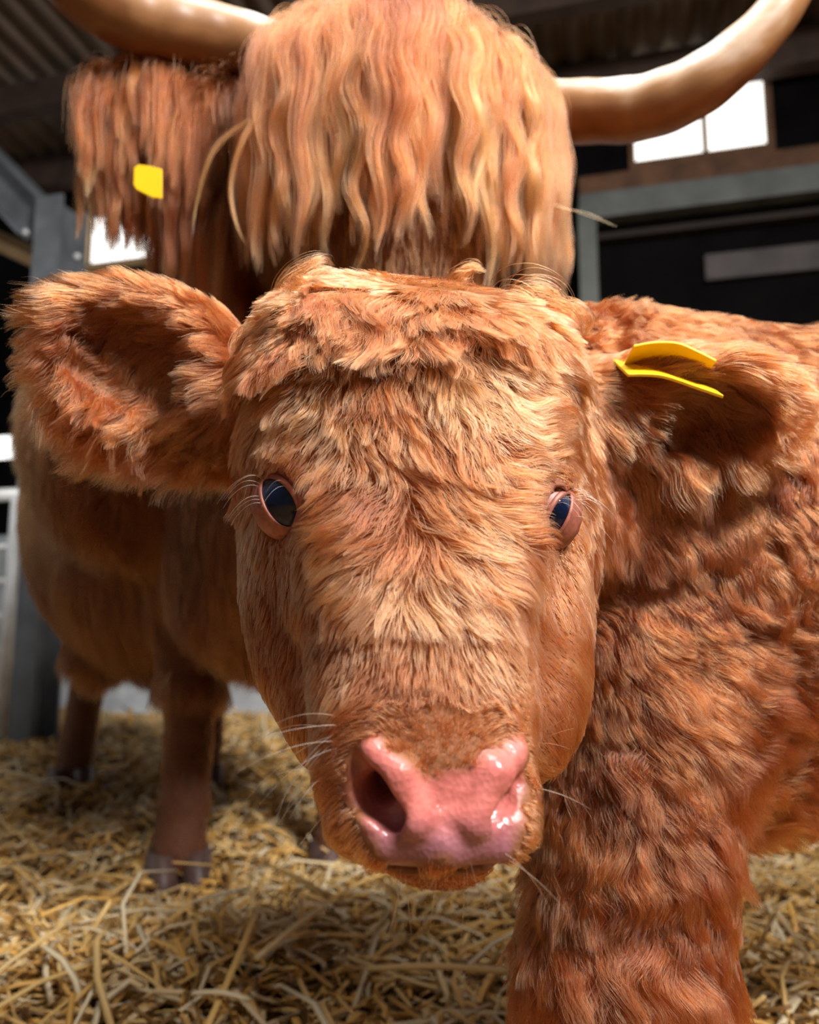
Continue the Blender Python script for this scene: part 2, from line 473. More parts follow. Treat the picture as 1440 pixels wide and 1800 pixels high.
def i_beam(a, b, wdir, depth, width, t):
    """verts and faces of an I-section from a to b; wdir is the web's normal"""
    a = np.asarray(a); b = np.asarray(b); ax = nrm(b-a); w = nrm(wdir-ax*(wdir@ax)); d = np.cross(ax, w)
    prof = [(-width/2, -depth/2), (width/2, -depth/2), (width/2, -depth/2+t), (t/2, -depth/2+t), (t/2, depth/2-t), (width/2, depth/2-t), (width/2, depth/2), (-width/2, depth/2), (-width/2, depth/2-t), (-t/2, depth/2-t), (-t/2, -depth/2+t), (-width/2, -depth/2+t)]
    V = [o+x*w+y*d for o in (a, b) for x, y in prof]; k = len(prof)
    return V, [(i, (i+1) % k, k+(i+1) % k, k+i) for i in range(k)]+[tuple(range(k-1, -1, -1)), tuple(range(k, 2*k))]

# left steel column with its haunch and rafter
YC = 3.25
cx, cz = on_plane(108, 400, YC)
V, Fc = i_beam(B(cx, YC, -.05), B(cx, YC, 2.6), BX, .20, .15, .016)
col = struct(mesh_obj('column_left', V, Fc, M_steel, smooth=False))
xa, za = on_plane(70, 400, YC); xb, zb = on_plane(-220, 90, YC)
V, Fc = i_beam(B(xa+.03, YC, za), B(xb, YC, zb), BY, .21, .19, .016)
mesh_obj('rafter', V, Fc, M_steel, col, smooth=False)
for px, py in ((45, 408), (136, 451)):
    x, z = on_plane(px, py, YC-.13)
    bm = bmesh.new(); bmesh.ops.create_icosphere(bm, subdivisions=2, radius=.016, matrix=Matrix.Translation(B(x, YC-.13, z)))
    bm_obj('bolt', bm, M_lightsteel, col, smooth=True)
xa, za = on_plane(-160, 350, YC+.4); xb, zb = on_plane(80, 462, YC+.4)
V, Fc = tube_geo([B(xa, YC+.4, za), B(xb, YC+.4, zb)], .055, 4)
struct(mesh_obj('trim_8', V, Fc, M_tan, smooth=False))
# right post
px_, pz_ = on_plane(1035, 460, WALL-.3)
V, Fc = i_beam(B(px_, WALL-.3, -.05), B(px_, WALL-.3, on_plane(1035, 372, WALL-.3)[1]), BX, .10, .095, .012)
M_post = plain('dull_painted_steel', (.085, .095, .08), .5, .2, .25, 6)
struct(mesh_obj('column_right', V, Fc, M_post, smooth=False))

# galvanised gate by the back wall on the left
YG = 2.95
gx1, gz1 = on_plane(46, 868, YG)
gate = empty('metal_gate', B(gx1, YG, 0))
tag(gate, 'pale galvanised metal gate with horizontal bars at left edge behind the cow', 'gate')
V, Fc = tube_geo([B(gx1-1.5, YG, gz1), B(gx1, YG, gz1)], .028, 10); mesh_obj('top_rail', V, Fc, M_lightsteel, gate)
gx0, _ = on_plane(22, 1000, YG)
V, Fc = tube_geo([B(gx0, YG, .03), B(gx0, YG, gz1)], .026, 10); mesh_obj('upright', V, Fc, M_lightsteel, gate)
V, Fc = tube_geo([B(gx0-1.3, YG, .03), B(gx0-1.3, YG, gz1)], .026, 10); mesh_obj('upright', V, Fc, M_lightsteel, gate)
for k in range(6):
    z = .12+k*(gz1-.2)/6
    V, Fc = tube_geo([B(gx0-1.3, YG, z), B(gx0, YG, z)], .016, 8); mesh_obj('bar', V, Fc, M_lightsteel, gate)

# ================================================================== THE CALF
# head frame
HN = P(752, 1435, .405); HK = P(724, 520, .60)
ha = nrm(HK-HN); hx = np.array([math.cos(.16), -math.sin(.16)*-.0, 0.0]); 
fx = np.array([1.0, 0, 0]); fx = nrm(fx-ha*(fx@ha)); fn = np.cross(fx, ha); fn = fn if fn@FW < 0 else -fn
yaw = math.radians(9)          # the face is turned a little towards the right of the picture
hx = nrm(math.cos(yaw)*fx-math.sin(yaw)*fn); hn = nrm(math.cos(yaw)*fn+math.sin(yaw)*fx)
HAX = np.stack([hx, hn, ha]); HT = .315
head_tab = [(0, .047, .026, .036), (.02, .054, .034, .046), (.05, .057, .039, .052), (.09, .061, .042, .060), (.13, .076, .046, .072), (.17, .091, .052, .082),
            (.20, .098, .057, .090), (.24, .101, .063, .092), (.28, .101, .063, .085), (.30, .097, .054, .07), (.315, .088, .042, .055)]
head00 = loft(HN, HAX, HT, head_tab, capb=.026)
# cheeks and angle of the jaw
jawL = ell(P(532, 1015, .555), (.037, .045, .085), HAX); jawL2 = ell(P(575, 1180, .52), (.026, .034, .060), HAX); jawR = ell(P(932, 1060, .555), (.030, .045, .085), HAX); jawR2 = ell(P(918, 1195, .51), (.022, .034, .055), HAX)
def head0(p): return smin(smin(smin(smin(head00(p), jawL(p), .035), jawL2(p), .03), jawR(p), .05), jawR2(p), .04)
def HL(u, v, t): return HN+u*hx+v*hn+t*ha


def ear_frame(base_, tip, face):
    a = nrm(tip-base_); n = nrm(face-a*(face@a)); return np.stack([a, np.cross(n, a), n]), np.linalg.norm(tip-base_)
eLb, eLt = P(425, 708, .66), P(98, 572, .60); eRb, eRt = P(1035, 740, .66), P(1375, 700, .60)
eLR, eLl = ear_frame(eLb, eLt, nrm(-FW-.25*UP+.1*RT)); eRR, eRl = ear_frame(eRb, eRt, nrm(-FW*.8-.55*UP-.1*RT))
def ear_fn(b, R, l, wd):
    c = b+R[0]*l*.52
    outer = ell(c, (l*.54, wd, .026), R); inner = ell(c+R[2]*.024+R[0]*l*.10+R[1]*0, (l*.36, wd*.66, .030), R)
    stem = rc(b-R[0]*.03, b+R[0]*l*.35, .042, .036)
    return lambda p: smax(smin(outer(p), stem(p), .03), -inner(p), .010)
earL = ear_fn(eLb, eLR, eLl, .062); earR = ear_fn(eRb, eRR, eRl, .049)

def leg(top, knee, fet, foot, r):
    fs = [rc(top, knee, r[0], r[1]), rc(knee, fet, r[2], r[3]), rc(fet, foot, r[3], r[4])]
    kn = ell(knee, (r[1]*1.08,)*3)
    def f(p):
        d = smin(fs[0](p), fs[1](p), .03); d = smin(d, fs[2](p), .02); return smin(d, kn(p), .02)
    return f
def W3(x, y, z): return np.array([x, y, z], float)
calf_legs = [(W3(.190, .69, .47), W3(.160, .66, .27), W3(.155, .66, .095), W3(.145, .645, .045)),
             (W3(.235, .90, .47), W3(.235, .89, .27), W3(.235, .89, .095), W3(.225, .875, .045)),
             (W3(1.13, .84, .55), W3(1.20, .84, .31), W3(1.17, .84, .10), W3(1.15, .83, .045)),
             (W3(1.08, 1.10, .55), W3(1.16, 1.10, .31), W3(1.14, 1.10, .10), W3(1.12, 1.09, .045))]
calf_leg_f = [leg(*c, (.075, .056, .050, .040, .036)) if i < 2 else leg(*c, (.10, .042, .034, .033, .036)) for i, c in enumerate(calf_legs)]
torso_ax = np.stack([nrm(W3(.96, .22, .03)), nrm(W3(-.22, .96, 0)), W3(0, 0, 1)])
calf_parts = [
    (rc(HL(0, -.055, .235), W3(.17, .82, .65), .078, .145), .05),
    (ell(W3(.24, .80, .63), (.20, .150, .185), torso_ax), .07),
    (rc(W3(.28, .82, .60), W3(1.05, .97, .745), .190, .195), .06),
    (ell(W3(1.10, .99, .73), (.16, .16, .16)), .06),
    (ell(P(1170, 1060, .73), (.120, .085, .155)), .05), (ell(P(1260, 1270, .76), (.13, .08, .085)), .05),
    (rc(HL(0, -.075, .23), HL(0, -.055, .06), .050, .030), .03),
    (rc(W3(1.25, 1.03, .74), W3(1.30, 1.05, .42), .022, .016), .03),
]
# nose pad, nostril wings, nostrils, mouth
ND = .392
pad = ell(P(777, 1440, .406)-hn*.004, (.034, .017, .026), np.stack([RT, FW, UP]))
def nose_b(p): return smin(head0(p), pad(p), .016)
def S(px, py, off=0.0): return trace(nose_b, px, py)+off*FW
def chain(rows): return [rc(S(*a[:2], a[3]), S(*b[:2], b[3]), a[2], b[2]) for a, b in zip(rows, rows[1:])]
bumps = chain([(656, 1322, .0058, .001), (698, 1362, .0078, .0005), (728, 1448, .0095, .003)])+chain([(910, 1325, .0058, .002), (868, 1362, .0078, .0005), (832, 1448, .0095, .003)])
bumps += chain([(672, 1490, .0085, .0045), (775, 1494, .0095, .004), (880, 1490, .0085, .0045)])+chain([(648, 1452, .0055, .003), (668, 1485, .0075, .004)])+chain([(924, 1390, .0065, .004), (908, 1460, .0070, .004), (885, 1488, .0075, .004)])
holes = chain([(630, 1345, .0045, .000), (655, 1392, .0090, .001), (690, 1432, .0075, .0005)])+[rc(S(662, 1396, .002), S(680, 1405, .030), .0095, .006)]
holes += chain([(910, 1376, .0028, .0), (893, 1402, .0050, .0), (868, 1432, .0048, .0)])+[rc(S(890, 1404, .001), S(872, 1404, .018), .0048, .003)]
chin = ell(P(775, 1494, .430), (.030, .026, .0125), np.stack([RT, FW, UP]))
mouth = ell(P(773, 1519, .395), (.036, .022, .0020), np.stack([RT, FW, UP]))
def head_b(p): return smin(head0(p), nose_b(p), .005)
def eye_site(px, py):
    q = trace(head_b, px, py); return q, grad(head_b, q[None], .008)[0]
EL, gL = eye_site(494, 884); ER, gR = eye_site(983, 906)
eln = nrm(.75*gL+.35*nrm(-.80*hx+.62*hn+.02*ha)); ern = nrm(.75*gR+.35*nrm(.90*hx+.45*hn))
RE = .0205
ELc = EL-eln*.0135; ERc = ER-ern*.0130
def slide(c, px, py, back):
    x, y, d = proj(c); return c+RT*(px-x)/F*d-UP*(py-y)/F*d+FW*back
ELc = slide(ELc, 507, 885, .0055); ERc = slide(ERc, 961, 908, .0065)
brow = [ell(EL+eln*.000+ha*.024+hx*.004, (.014, .012, .018), HAX), ell(ER+ern*.000+ha*.024-hx*.004, (.014, .012, .018), HAX)]
sockL = ell(ELc, (RE+.0012,)*3); sockR = ell(ERc, (RE+.0012,)*3)

def calf_f(p):
    d = head0(p)
    for f, k in calf_parts: d = smin(d, f(p), k)
    for f in calf_leg_f: d = smin(d, f(p), .05)
    for b in brow: d = smin(d, b(p), .015)
    d = smin(d, earL(p), .03); d = smin(d, earR(p), .03)
    d = smin(d, pad(p), .016)
    for f in bumps: d = smin(d, f(p), .006)
    d = smin(d, chin(p), .008)
    for f in holes: d = smax(d, -f(p), .004)
    d = smax(d, -mouth(p), .003)
    d = smax(d, -sockL(p), .002); d = smax(d, -sockR(p), .002)
    return d

calf = empty('highland_calf', (.45, .80, 0))
tag(calf, 'ginger calf with pink nose and blue eyes, facing the camera up close', 'calf')
V, Q = surface_nets(calf_f, (-.36, .33, -.02), (1.40, 1.22, 1.0), .0062)
QV, QQ = V, Q     # the even mesh is enough to plant hair on
def refine(V, Q, sel, f, h):
    """split the faces around the chosen vertices in four and lay them back on the surface"""
    bm = bmesh.new(); vs = [bm.verts.new(v) for v in V]
    for q in Q:
        if len(set(q)) == 4:
            try: bm.faces.new([vs[i] for i in q])
            except ValueError: pass
    bm.verts.index_update(); bm.edges.ensure_lookup_table()
    ed = [e for e in bm.edges if sel[e.verts[0].index] and sel[e.verts[1].index]]
    bmesh.ops.subdivide_edges(bm, edges=ed, cuts=1, use_grid_fill=True)
    bm.verts.index_update()
    v2 = np.array([v.co[:] for v in bm.verts]); q2 = [[v.index for v in fc.verts] for fc in bm.faces]; bm.free()
    for _ in range(2):
        d = f(v2); m = np.abs(d) < .02
        v2[m] -= grad(f, v2[m], h*.4)*np.clip(d[m], -h*.5, h*.5)[:, None]
    return v2, q2
def quads(fs):
    out = []
    for q in fs:
        if len(q) == 4: out.append(q)
        elif len(q) == 3: out.append([q[0], q[1], q[2], q[2]])
        else:
            for i in range(1, len(q)-1): out.append([q[0], q[i], q[i+1], q[i+1]])
    return np.array(out)
NC = P(777, 1415, .395)
near_nose = (np.linalg.norm(V-NC, axis=1) < .085) | (np.linalg.norm(V-EL, axis=1) < .04) | (np.linalg.norm(V-ER, axis=1) < .04)
V2, Q2 = refine(V, Q, near_nose, calf_f, .0062)
Q2 = quads(Q2)
near_nose = (np.linalg.norm(V2-NC, axis=1) < .070) | (np.linalg.norm(V2-EL, axis=1) < .030) | (np.linalg.norm(V2-ER, axis=1) < .030)
def refine_tri(V2, Q2, sel):
    fs = [list(dict.fromkeys(q)) for q in Q2.tolist()]
    bm = bmesh.new(); vs = [bm.verts.new(v) for v in V2]
    for q in fs:
        if len(q) > 2:
            try: bm.faces.new([vs[i] for i in q])
            except ValueError: pass
    bm.verts.index_update()
    ed = [e for e in bm.edges if sel[e.verts[0].index] and sel[e.verts[1].index]]
    bmesh.ops.subdivide_edges(bm, edges=ed, cuts=1, use_grid_fill=True); bm.verts.index_update()
    v = np.array([x.co[:] for x in bm.verts]); q = [[x.index for x in fc.verts] for fc in bm.faces]; bm.free(); return v, q
V2, q2 = refine_tri(V2, Q2, near_nose)
for _ in range(2):
    m = np.linalg.norm(V2-NC, axis=1) < .12; d = calf_f(V2[m]); V2[m] -= grad(calf_f, V2[m], .0012)*np.clip(d, -.002, .002)[:, None]

def in_poly(x, y, poly):
    c = np.zeros(len(x), bool); n = len(poly); j = n-1
    for i in range(n):
        xi, yi = poly[i]; xj, yj = poly[j]
        c ^= ((yi > y) != (yj > y)) & (x < (xj-xi)*(y-yi)/(yj-yi+1e-9)+xi); j = i
    return c
def poly_dist(x, y, poly):
    d = np.full(len(x), 1e9)
    for (ax, ay), (bx, by) in zip(poly, poly[1:]+poly[:1]):
        t = np.clip(((x-ax)*(bx-ax)+(y-ay)*(by-ay))/((bx-ax)**2+(by-ay)**2+1e-9), 0, 1)
        d = np.minimum(d, np.hypot(x-ax-t*(bx-ax), y-ay-t*(by-ay)))
    return np.where(in_poly(x, y, poly), -d, d)
NOSE = [(640, 1308), (655, 1302), (680, 1318), (715, 1345), (750, 1362), (780, 1368), (815, 1358), (850, 1335), (885, 1308), (908, 1302), (918, 1320), (918, 1352), (912, 1400), (916, 1440), (905, 1475), (885, 1508), (860, 1517), (690, 1517), (660, 1500), (648, 1460), (638, 1430), (624, 1400), (618, 1370), (626, 1335)]
def nose_mask(p):
    x, y, d = proj(p); sd = poly_dist(x, y, NOSE)+9*wob(p, 55, 31)
    return np.where(d < .46, np.clip(.5-sd/26, 0, 1), 0)
def pad_mask(p):
    x, y, d = proj(p); return np.clip((y-1425)/60, 0, 1)
def eye_mask(p): return np.clip(1.5-np.minimum(np.linalg.norm((p-EL), axis=1), np.linalg.norm((p-ER), axis=1))/.016, 0, 1)

body = mesh_obj('body', V2, q2, M_calf_skin, calf)
nm = np.maximum(nose_mask(V2), eye_mask(V2)*.8)
a = body.data.attributes.new('nose', 'FLOAT', 'POINT'); a.data.foreach_set('value', nm.astype(np.float32))
a = body.data.attributes.new('pad', 'FLOAT', 'POINT'); a.data.foreach_set('value', pad_mask(V2).astype(np.float32))

# eyes
def eye_mat():
    m, nt, b = new_mat('calf_eye'); N = nt.nodes; L = nt.links
    at = N.new('ShaderNodeAttribute'); at.attribute_name = 'iris'
    rp = N.new('ShaderNodeValToRGB'); L.new(at.outputs['Fac'], rp.inputs[0]); e = rp.color_ramp.elements
    e[0].position = .0; e[0].color = (.002, .003, .010, 1); e[1].position = 1.0; e[1].color = (.10, .05, .045, 1)
    for p_, c_ in ((.40, (.003, .006, .022, 1)), (.47, (.022, .028, .055, 1)), (.66, (.030, .034, .055, 1)), (.74, (.012, .010, .016, 1))): k = e.new(p_); k.color = c_
    L.new(rp.outputs[0], b.inputs['Base Color']); b.inputs['Roughness'].default_value = .06; b.inputs['Specular IOR Level'].default_value = .35
    return m
M_eye = eye_mat(); M_lid = plain('pink_eyelid', (.26, .078, .05), .5, 0, .3, 340)
M_lash = hair_mat('lash', (.16, .06, .025), (.38, .18, .09), (.6, .36, .22))
def uv_sphere(c, r, n=40, m=24):
    v = []; f = []
    for i in range(m+1):
        a = math.pi*i/m
        for j in range(n):
            b = 2*math.pi*j/n; v.append((c[0]+r*math.sin(a)*math.cos(b), c[1]+r*math.sin(a)*math.sin(b), c[2]+r*math.cos(a)))
    for i in range(m):
        for j in range(n): f.append((i*n+j, (i+1)*n+j, (i+1)*n+(j+1) % n, i*n+(j+1) % n))
    return np.array(v), f
lash_pts = []
for side, c, nv, px, py, ra, rb, tilt in ((-1, ELc, eln, 492, 883, 50, 29, math.radians(62)), (1, ERc, ern, 982, 906, 44, 18, math.radians(114))):
    # gaze: between the socket's axis and the camera
    gaze = nrm(nv*.30+nrm(CAM-c)*.8)
    v, f = uv_sphere(c, RE); eye = mesh_obj('eye', v, f, M_eye, calf)
    ang = np.arccos(np.clip(nrm(v-c)@gaze, -1, 1)); at = eye.data.attributes.new('iris', 'FLOAT', 'POINT'); at.data.foreach_set('value', np.clip(ang/1.15, 0, 1).astype(np.float32))
    # lids: a rolled rim on the eyeball
    a = np.linspace(0, 2*math.pi, 49)[:-1]; m1 = np.array([math.cos(tilt), math.sin(tilt)]); m2 = np.array([-m1[1], m1[0]]); ring = []
    for q in a:
        x_, y_ = np.array([px, py])+math.cos(q)*ra*m1+math.sin(q)*rb*m2; o_ = CAM; dr = nrm(P(x_, y_, 1.0)-CAM)
        b_ = dr@(c-o_); h2 = (RE+.0006)**2-((c-o_)@(c-o_)-b_*b_); ring.append(o_+dr*(b_-math.sqrt(max(h2, 0))))
    ring = np.array(ring); ring = c+nrm(ring-c)*(RE+.0006); ex = RT; ey = UP
    k = len(ring); seg = 10; VV = []; rr = .0012+.0009*np.clip(nrm(ring-c)@nrm(ey*.9-side*ex*.45), 0, 1)
    for i in range(k):
        t = nrm(ring[(i+1) % k]-ring[i-1]); o_ = nrm(ring[i]-c); s_ = np.cross(t, o_)
        for j in range(seg):
            b = 2*math.pi*j/seg; VV.append(ring[i]+rr[i]*(math.cos(b)*o_*.8+math.sin(b)*s_*1.25))
    # the skin of the lids closes over the eyeball from that rim until it passes under the face
    mid = nrm(ring.mean(0)-c); ru = nrm(ring-c); th0 = np.arccos(np.clip(ru@mid, -1, 1)); tu = nrm(ru-mid*(ru@mid)[:, None])
    strips = []
    for w_ in np.linspace(0, 1, 7):
        th = th0+(math.radians(105)-th0)*w_
        strips.append(c+(RE+.0007+.0012*math.sin(min(1, w_*3)*math.pi/2))*(np.cos(th)[:, None]*mid+np.sin(th)[:, None]*tu))
    o1 = len(VV); VV = VV+[v_ for st_ in strips for v_ in st_]
    FF = [(o1+b_*k+i, o1+b_*k+(i+1) % k, o1+(b_+1)*k+(i+1) % k, o1+(b_+1)*k+i) for b_ in range(6) for i in range(k)]
    FF += [(i*seg+j, ((i+1) % k)*seg+j, ((i+1) % k)*seg+(j+1) % seg, i*seg+(j+1) % seg) for i in range(k) for j in range(seg)]
    lid = mesh_obj('eyelid', VV, FF, M_lid, calf)
    ii = rng.integers(0, k, 900); ww = .28+.6*rng.random(900); th = th0[ii]+(math.radians(105)-th0[ii])*ww
    l0 = c+(RE+.0016)*(np.cos(th)[:, None]*mid+np.sin(th)[:, None]*tu[ii]); ln = nrm(l0-c)
    lp = strands(l0, ln, nrm(tu[ii]-mid*.3-ha*.6), .006+.006*rng.random(900), .4, 6, .2, .5, 0, 40, 77+side, .2)
    hair_obj('lid_hair', lp, .00015, np.clip(.34+.12*rng.normal(size=900), 0, 1), M_calf_hair, lid, .7)
    # lashes on the upper, outer half
    up = nrm(.7*ha+side*.6*hx)
    for q in range(26):
        i = rng.integers(k)
        if nrm(ring[i]-c)@nrm(ey*.8+side*ex*.5) < .25 or rng.random() < .1: continue
        o_ = nrm(ring[i]-c); Ls = .016+.016*rng.random()
        dr = nrm(o_*.7+side*RT*.9+UP*.35+rng.normal(0, .14, 3)); s = np.linspace(0, 1, 8)[:, None]
        lash_pts.append(ring[i]+dr*s*Ls-UP*s**2*Ls*.95)
hair_obj('eyelashes', np.array(lash_pts), .00012, rng.random(len(lash_pts)), M_lash, calf, .6)

# ear tags: two bent yellow plates pinned through the ear on the right of the picture
M_tag = plain('yellow_tag_plastic', (.86, .55, .012), .35, 0, .05, 30)
M_ink = plain('tag_ink', (.04, .02, .004), .6)
def tag_plate(pts_front, back, thick, name, parent):
    """a bent plate: front edge polyline, carried back by a vector"""
    fr = catmull(pts_front, 14); nb = 6; V = []
    up = nrm(np.cross(nrm(fr[-1]-fr[0]), nrm(back))); up = up if up@UP > 0 else -up
    for s in (-1, 1):
        for j in range(nb+1):
            ins = .006*max(0, j-nb+2)/2*0
            for i in range(14):
                sh = .08*abs(j/nb)**2*(1 if i in (0,) else 0)
                V.append(fr[i]+back*(j/nb)+up*s*thick/2)
    k = 14; m = (nb+1)*k; Fc = []
    for s in (0, 1):
        for j in range(nb):
            for i in range(k-1):
                q = (s*m+j*k+i, s*m+j*k+i+1, s*m+(j+1)*k+i+1, s*m+(j+1)*k+i); Fc.append(q if s else q[::-1])
    def wall(idx):
        for a_, b_ in zip(idx, idx[1:]): Fc.append((a_, b_, m+b_, m+a_))
    wall([i for i in range(k)]); wall([nb*k+i for i in range(k)][::-1]); wall([j*k for j in range(nb+1)][::-1]); wall([j*k+k-1 for j in range(nb+1)])
    o = mesh_obj(name, V, Fc, M_tag, parent, smooth=False)
    bv = o.modifiers.new('bevel', 'BEVEL'); bv.width = .0006; bv.segments = 2; bv.limit_method = 'ANGLE'
    return o
bk = .045*FW+.014*UP
t1 = tag_plate([P(1114, 608, .585), P(1150, 602, .583), P(1192, 603, .581), P(1228, 618, .580), P(1260, 634, .579)], .040*FW-.012*UP+.0*RT, .0022, 'ear_tag', calf)
t2 = tag_plate([P(1104, 660, .583), P(1140, 660, .581), P(1172, 664, .580), P(1225, 682, .578), P(1272, 698, .576)], .045*FW+.019*UP, .0024, 'ear_tag', calf)
V, Fc = tube_geo([P(1140, 610, .603), P(1142, 664, .600)], .0035, 12); mesh_obj('tag_pin', V, Fc, M_tag, t1)

# ---- coat
ZERO = None
G = []
def g(px, py, dx, dy, L, lift=.45, curl=.25, d=None): G.append((px, py, d, dx, dy, L/1000, lift, curl))
# crown curls
g(440, 600, -.3, 1, 34, .7, .9); g(480, 560, -.6, .6, 40, .9, 1.0); g(540, 510, .5, -.8, 42, 1.1, 1.0); g(600, 520, -.3, .5, 40, .9, .9); g(660, 490, -.6, .4, 40, .8, .8)
g(720, 500, .1, 1, 46, .8, .8); g(790, 510, .6, .7, 46, .8, .7); g(860, 520, .9, .5, 44, .8, .7); g(930, 540, .7, .8, 42, .9, 1.0); g(1000, 590, .8, .6, 40, .9, 1.0)
g(600, 570, -.4, .9, 44, .7, .8); g(680, 560, -.1, 1, 46, .7, .7); g(770, 560, .1, 1, 46, .7, .6); g(850, 575, .6, .8, 44, .7, .6)
g(735, 452, 0, 1, 42, .35, .4); g(640, 450, -.2, 1, 42, .4, .4); g(560, 462, -.5, 1, 40, .5, .5); g(830, 456, .2, 1, 42, .4, .4); g(900, 475, .5, 1, 40, .5, .5)
# forehead
g(500, 650, -.6, .9, 32, .5, .7); g(560, 640, -.5, .9, 32, .45, .5); g(620, 640, -.1, 1, 30, .4, .4); g(690, 650, .1, 1, 28, .4, .3); g(760, 660, .2, 1, 28, .4, .3)
g(830, 650, .7, .6, 30, .45, .4); g(900, 640, .9, .2, 32, .45, .4); g(960, 660, .95, .4, 30, .5, .5)
g(520, 740, -.6, .8, 24, .45, .5); g(600, 740, .0, 1, 28, .4, .3); g(650, 760, .3, 1, 24, .4, .3); g(740, 760, .3, 1, 26, .4, .3); g(820, 760, .2, 1, 28, .5, .3); g(900, 740, .9, -.1, 28, .4, .4); g(985, 745, .9, .5, 22, .4, .5)
# whorl and the parting below it
g(690, 815, .2, .4, 14, .7, .3); g(600, 830, -.7, .6, 26, .35, .4); g(640, 850, -.9, .5, 26, .35, .3); g(560, 850, -.6, .8, 22, .35, .3); g(760, 830, .8, .6, 28, .4, .4); g(840, 850, 1, .1, 28, .35, .3); g(920, 830, 1, -.15, 26, .35, .4)
g(600, 920, -.95, .45, 26, .35, .35); g(670, 910, -.9, .5, 26, .4, .3); g(730, 900, .8, .6, 26, .4, .3); g(800, 920, .9, .4, 28, .35, .3); g(880, 910, 1, .15, 26, .35, .3)
g(640, 980, -.9, .5, 26, .35, .3); g(700, 980, -.5, .9, 24, .4, .3); g(740, 980, .7, .75, 26, .4, .3); g(820, 990, .85, .5, 28, .35, .3); g(890, 990, .8, .5, 22, .35, .3)
g(640, 1040, -.8, .6, 20, .3, .25); g(690, 1050, -.2, 1, 22, .3, .2); g(760, 1050, .5, .9, 24, .3, .25); g(830, 1050, .7, .7, 24, .3, .3)
# nose bridge and muzzle: short
g(620, 1120, -.2, 1, 10, .3, .15); g(700, 1130, 0, 1, 11, .25, .1); g(780, 1130, .1, 1, 11, .25, .1); g(850, 1130, .3, .9, 11, .3, .1); g(900, 1150, .5, .8, 11, .3, .1)
g(640, 1200, -.3, .9, 8, .3, .1); g(730, 1210, 0, 1, 9, .3, .1); g(820, 1210, .2, 1, 9, .3, .1); g(890, 1220, .4, .9, 9, .3, .1)
g(640, 1262, -.8, .3, 7, .4, .1); g(720, 1262, -.4, -.3, 6, .5, .1); g(780, 1265, 0, -1, 6, .5, .1); g(850, 1260, .5, -.2, 6, .5, .1); g(915, 1275, .8, .3, 7, .4, .1)
g(600, 1330, -.9, .4, 7, .4, .1); g(580, 1420, -.9, .5, 8, .4, .1); g(600, 1480, -.7, .8, 9, .4, .1); g(935, 1360, .9, .4, 7, .5, .1); g(935, 1450, .9, .5, 9, .5, .1); g(780, 1325, 0, -1, 4, .5, .1); g(700, 1530, -.2, 1, 9, .5, .2); g(850, 1530, .2, 1, 9, .5, .2)
# cheeks
g(450, 930, -.3, 1, 12, .3, .2); g(500, 1000, -.3, 1, 11, .25, .2); g(560, 1050, -.4, .9, 13, .3, .2); g(470, 1080, -.2, 1, 11, .3, .2); g(540, 1150, -.5, .9, 11, .3, .25); g(530, 1230, -.3, 1, 10, .3, .2); g(580, 1240, -.6, .8, 9, .3, .15)
g(560, 960, -.5, .9, 16, .3, .2); g(430, 850, -.5, .8, 16, .3, .2); g(470, 800, -.6, .7, 16, .4, .2)
g(960, 1020, .1, 1, 9, .25, .1); g(990, 1060, .3, 1, 10, .3, .1); g(960, 1110, .7, .5, 14, .4, .2); g(990, 1150, .8, .6, 14, .5, .2); g(950, 1200, .6, .9, 11, .4, .2); g(920, 1060, .4, .9, 14, .3, .2)
g(1005, 830, .8, .6, 12, .3, .2); g(1010, 960, .5, .9, 9, .3, .1)
# ear, left of the picture
g(120, 515, -.9, -.3, 26, .5, .2); g(70, 590, -1, .2, 24, .5, .2); g(220, 525, -1, -.05, 16, .35, .15); g(330, 550, -1, -.1, 16, .35, .15); g(160, 600, -.7, .6, 26, .5, .4); g(230, 620, -.6, .5, 30, .5, .4); g(300, 620, -.8, .3, 28, .5, .3)
g(380, 640, -.9, .1, 20, .4, .2); g(340, 700, -.8, .5, 32, .5, .4); g(260, 720, -.5, .9, 42, .5, .4); g(180, 700, -.6, .8, 36, .5, .3); g(320, 780, -.3, 1, 46, .5, .4); g(400, 770, -.4, .9, 34, .5, .3); g(400, 720, -.7, .7, 24, .4, .3)
# ear, right of the picture
g(1100, 640, .9, -.1, 14, .35, .2); g(1200, 645, 1, -.1, 16, .35, .2); g(1320, 660, 1, .1, 22, .5, .2); g(1360, 720, .9, .4, 24, .5, .2); g(1100, 740, .7, .7, 30, .5, .3); g(1180, 770, .4, .9, 40, .5, .3); g(1250, 770, .4, .9, 38, .5, .3); g(1310, 760, .7, .8, 30, .5, .3); g(1100, 830, .3, 1, 44, .5, .3); g(1170, 820, .3, 1, 44, .5, .3); g(1070, 780, .5, .8, 30, .4, .3)
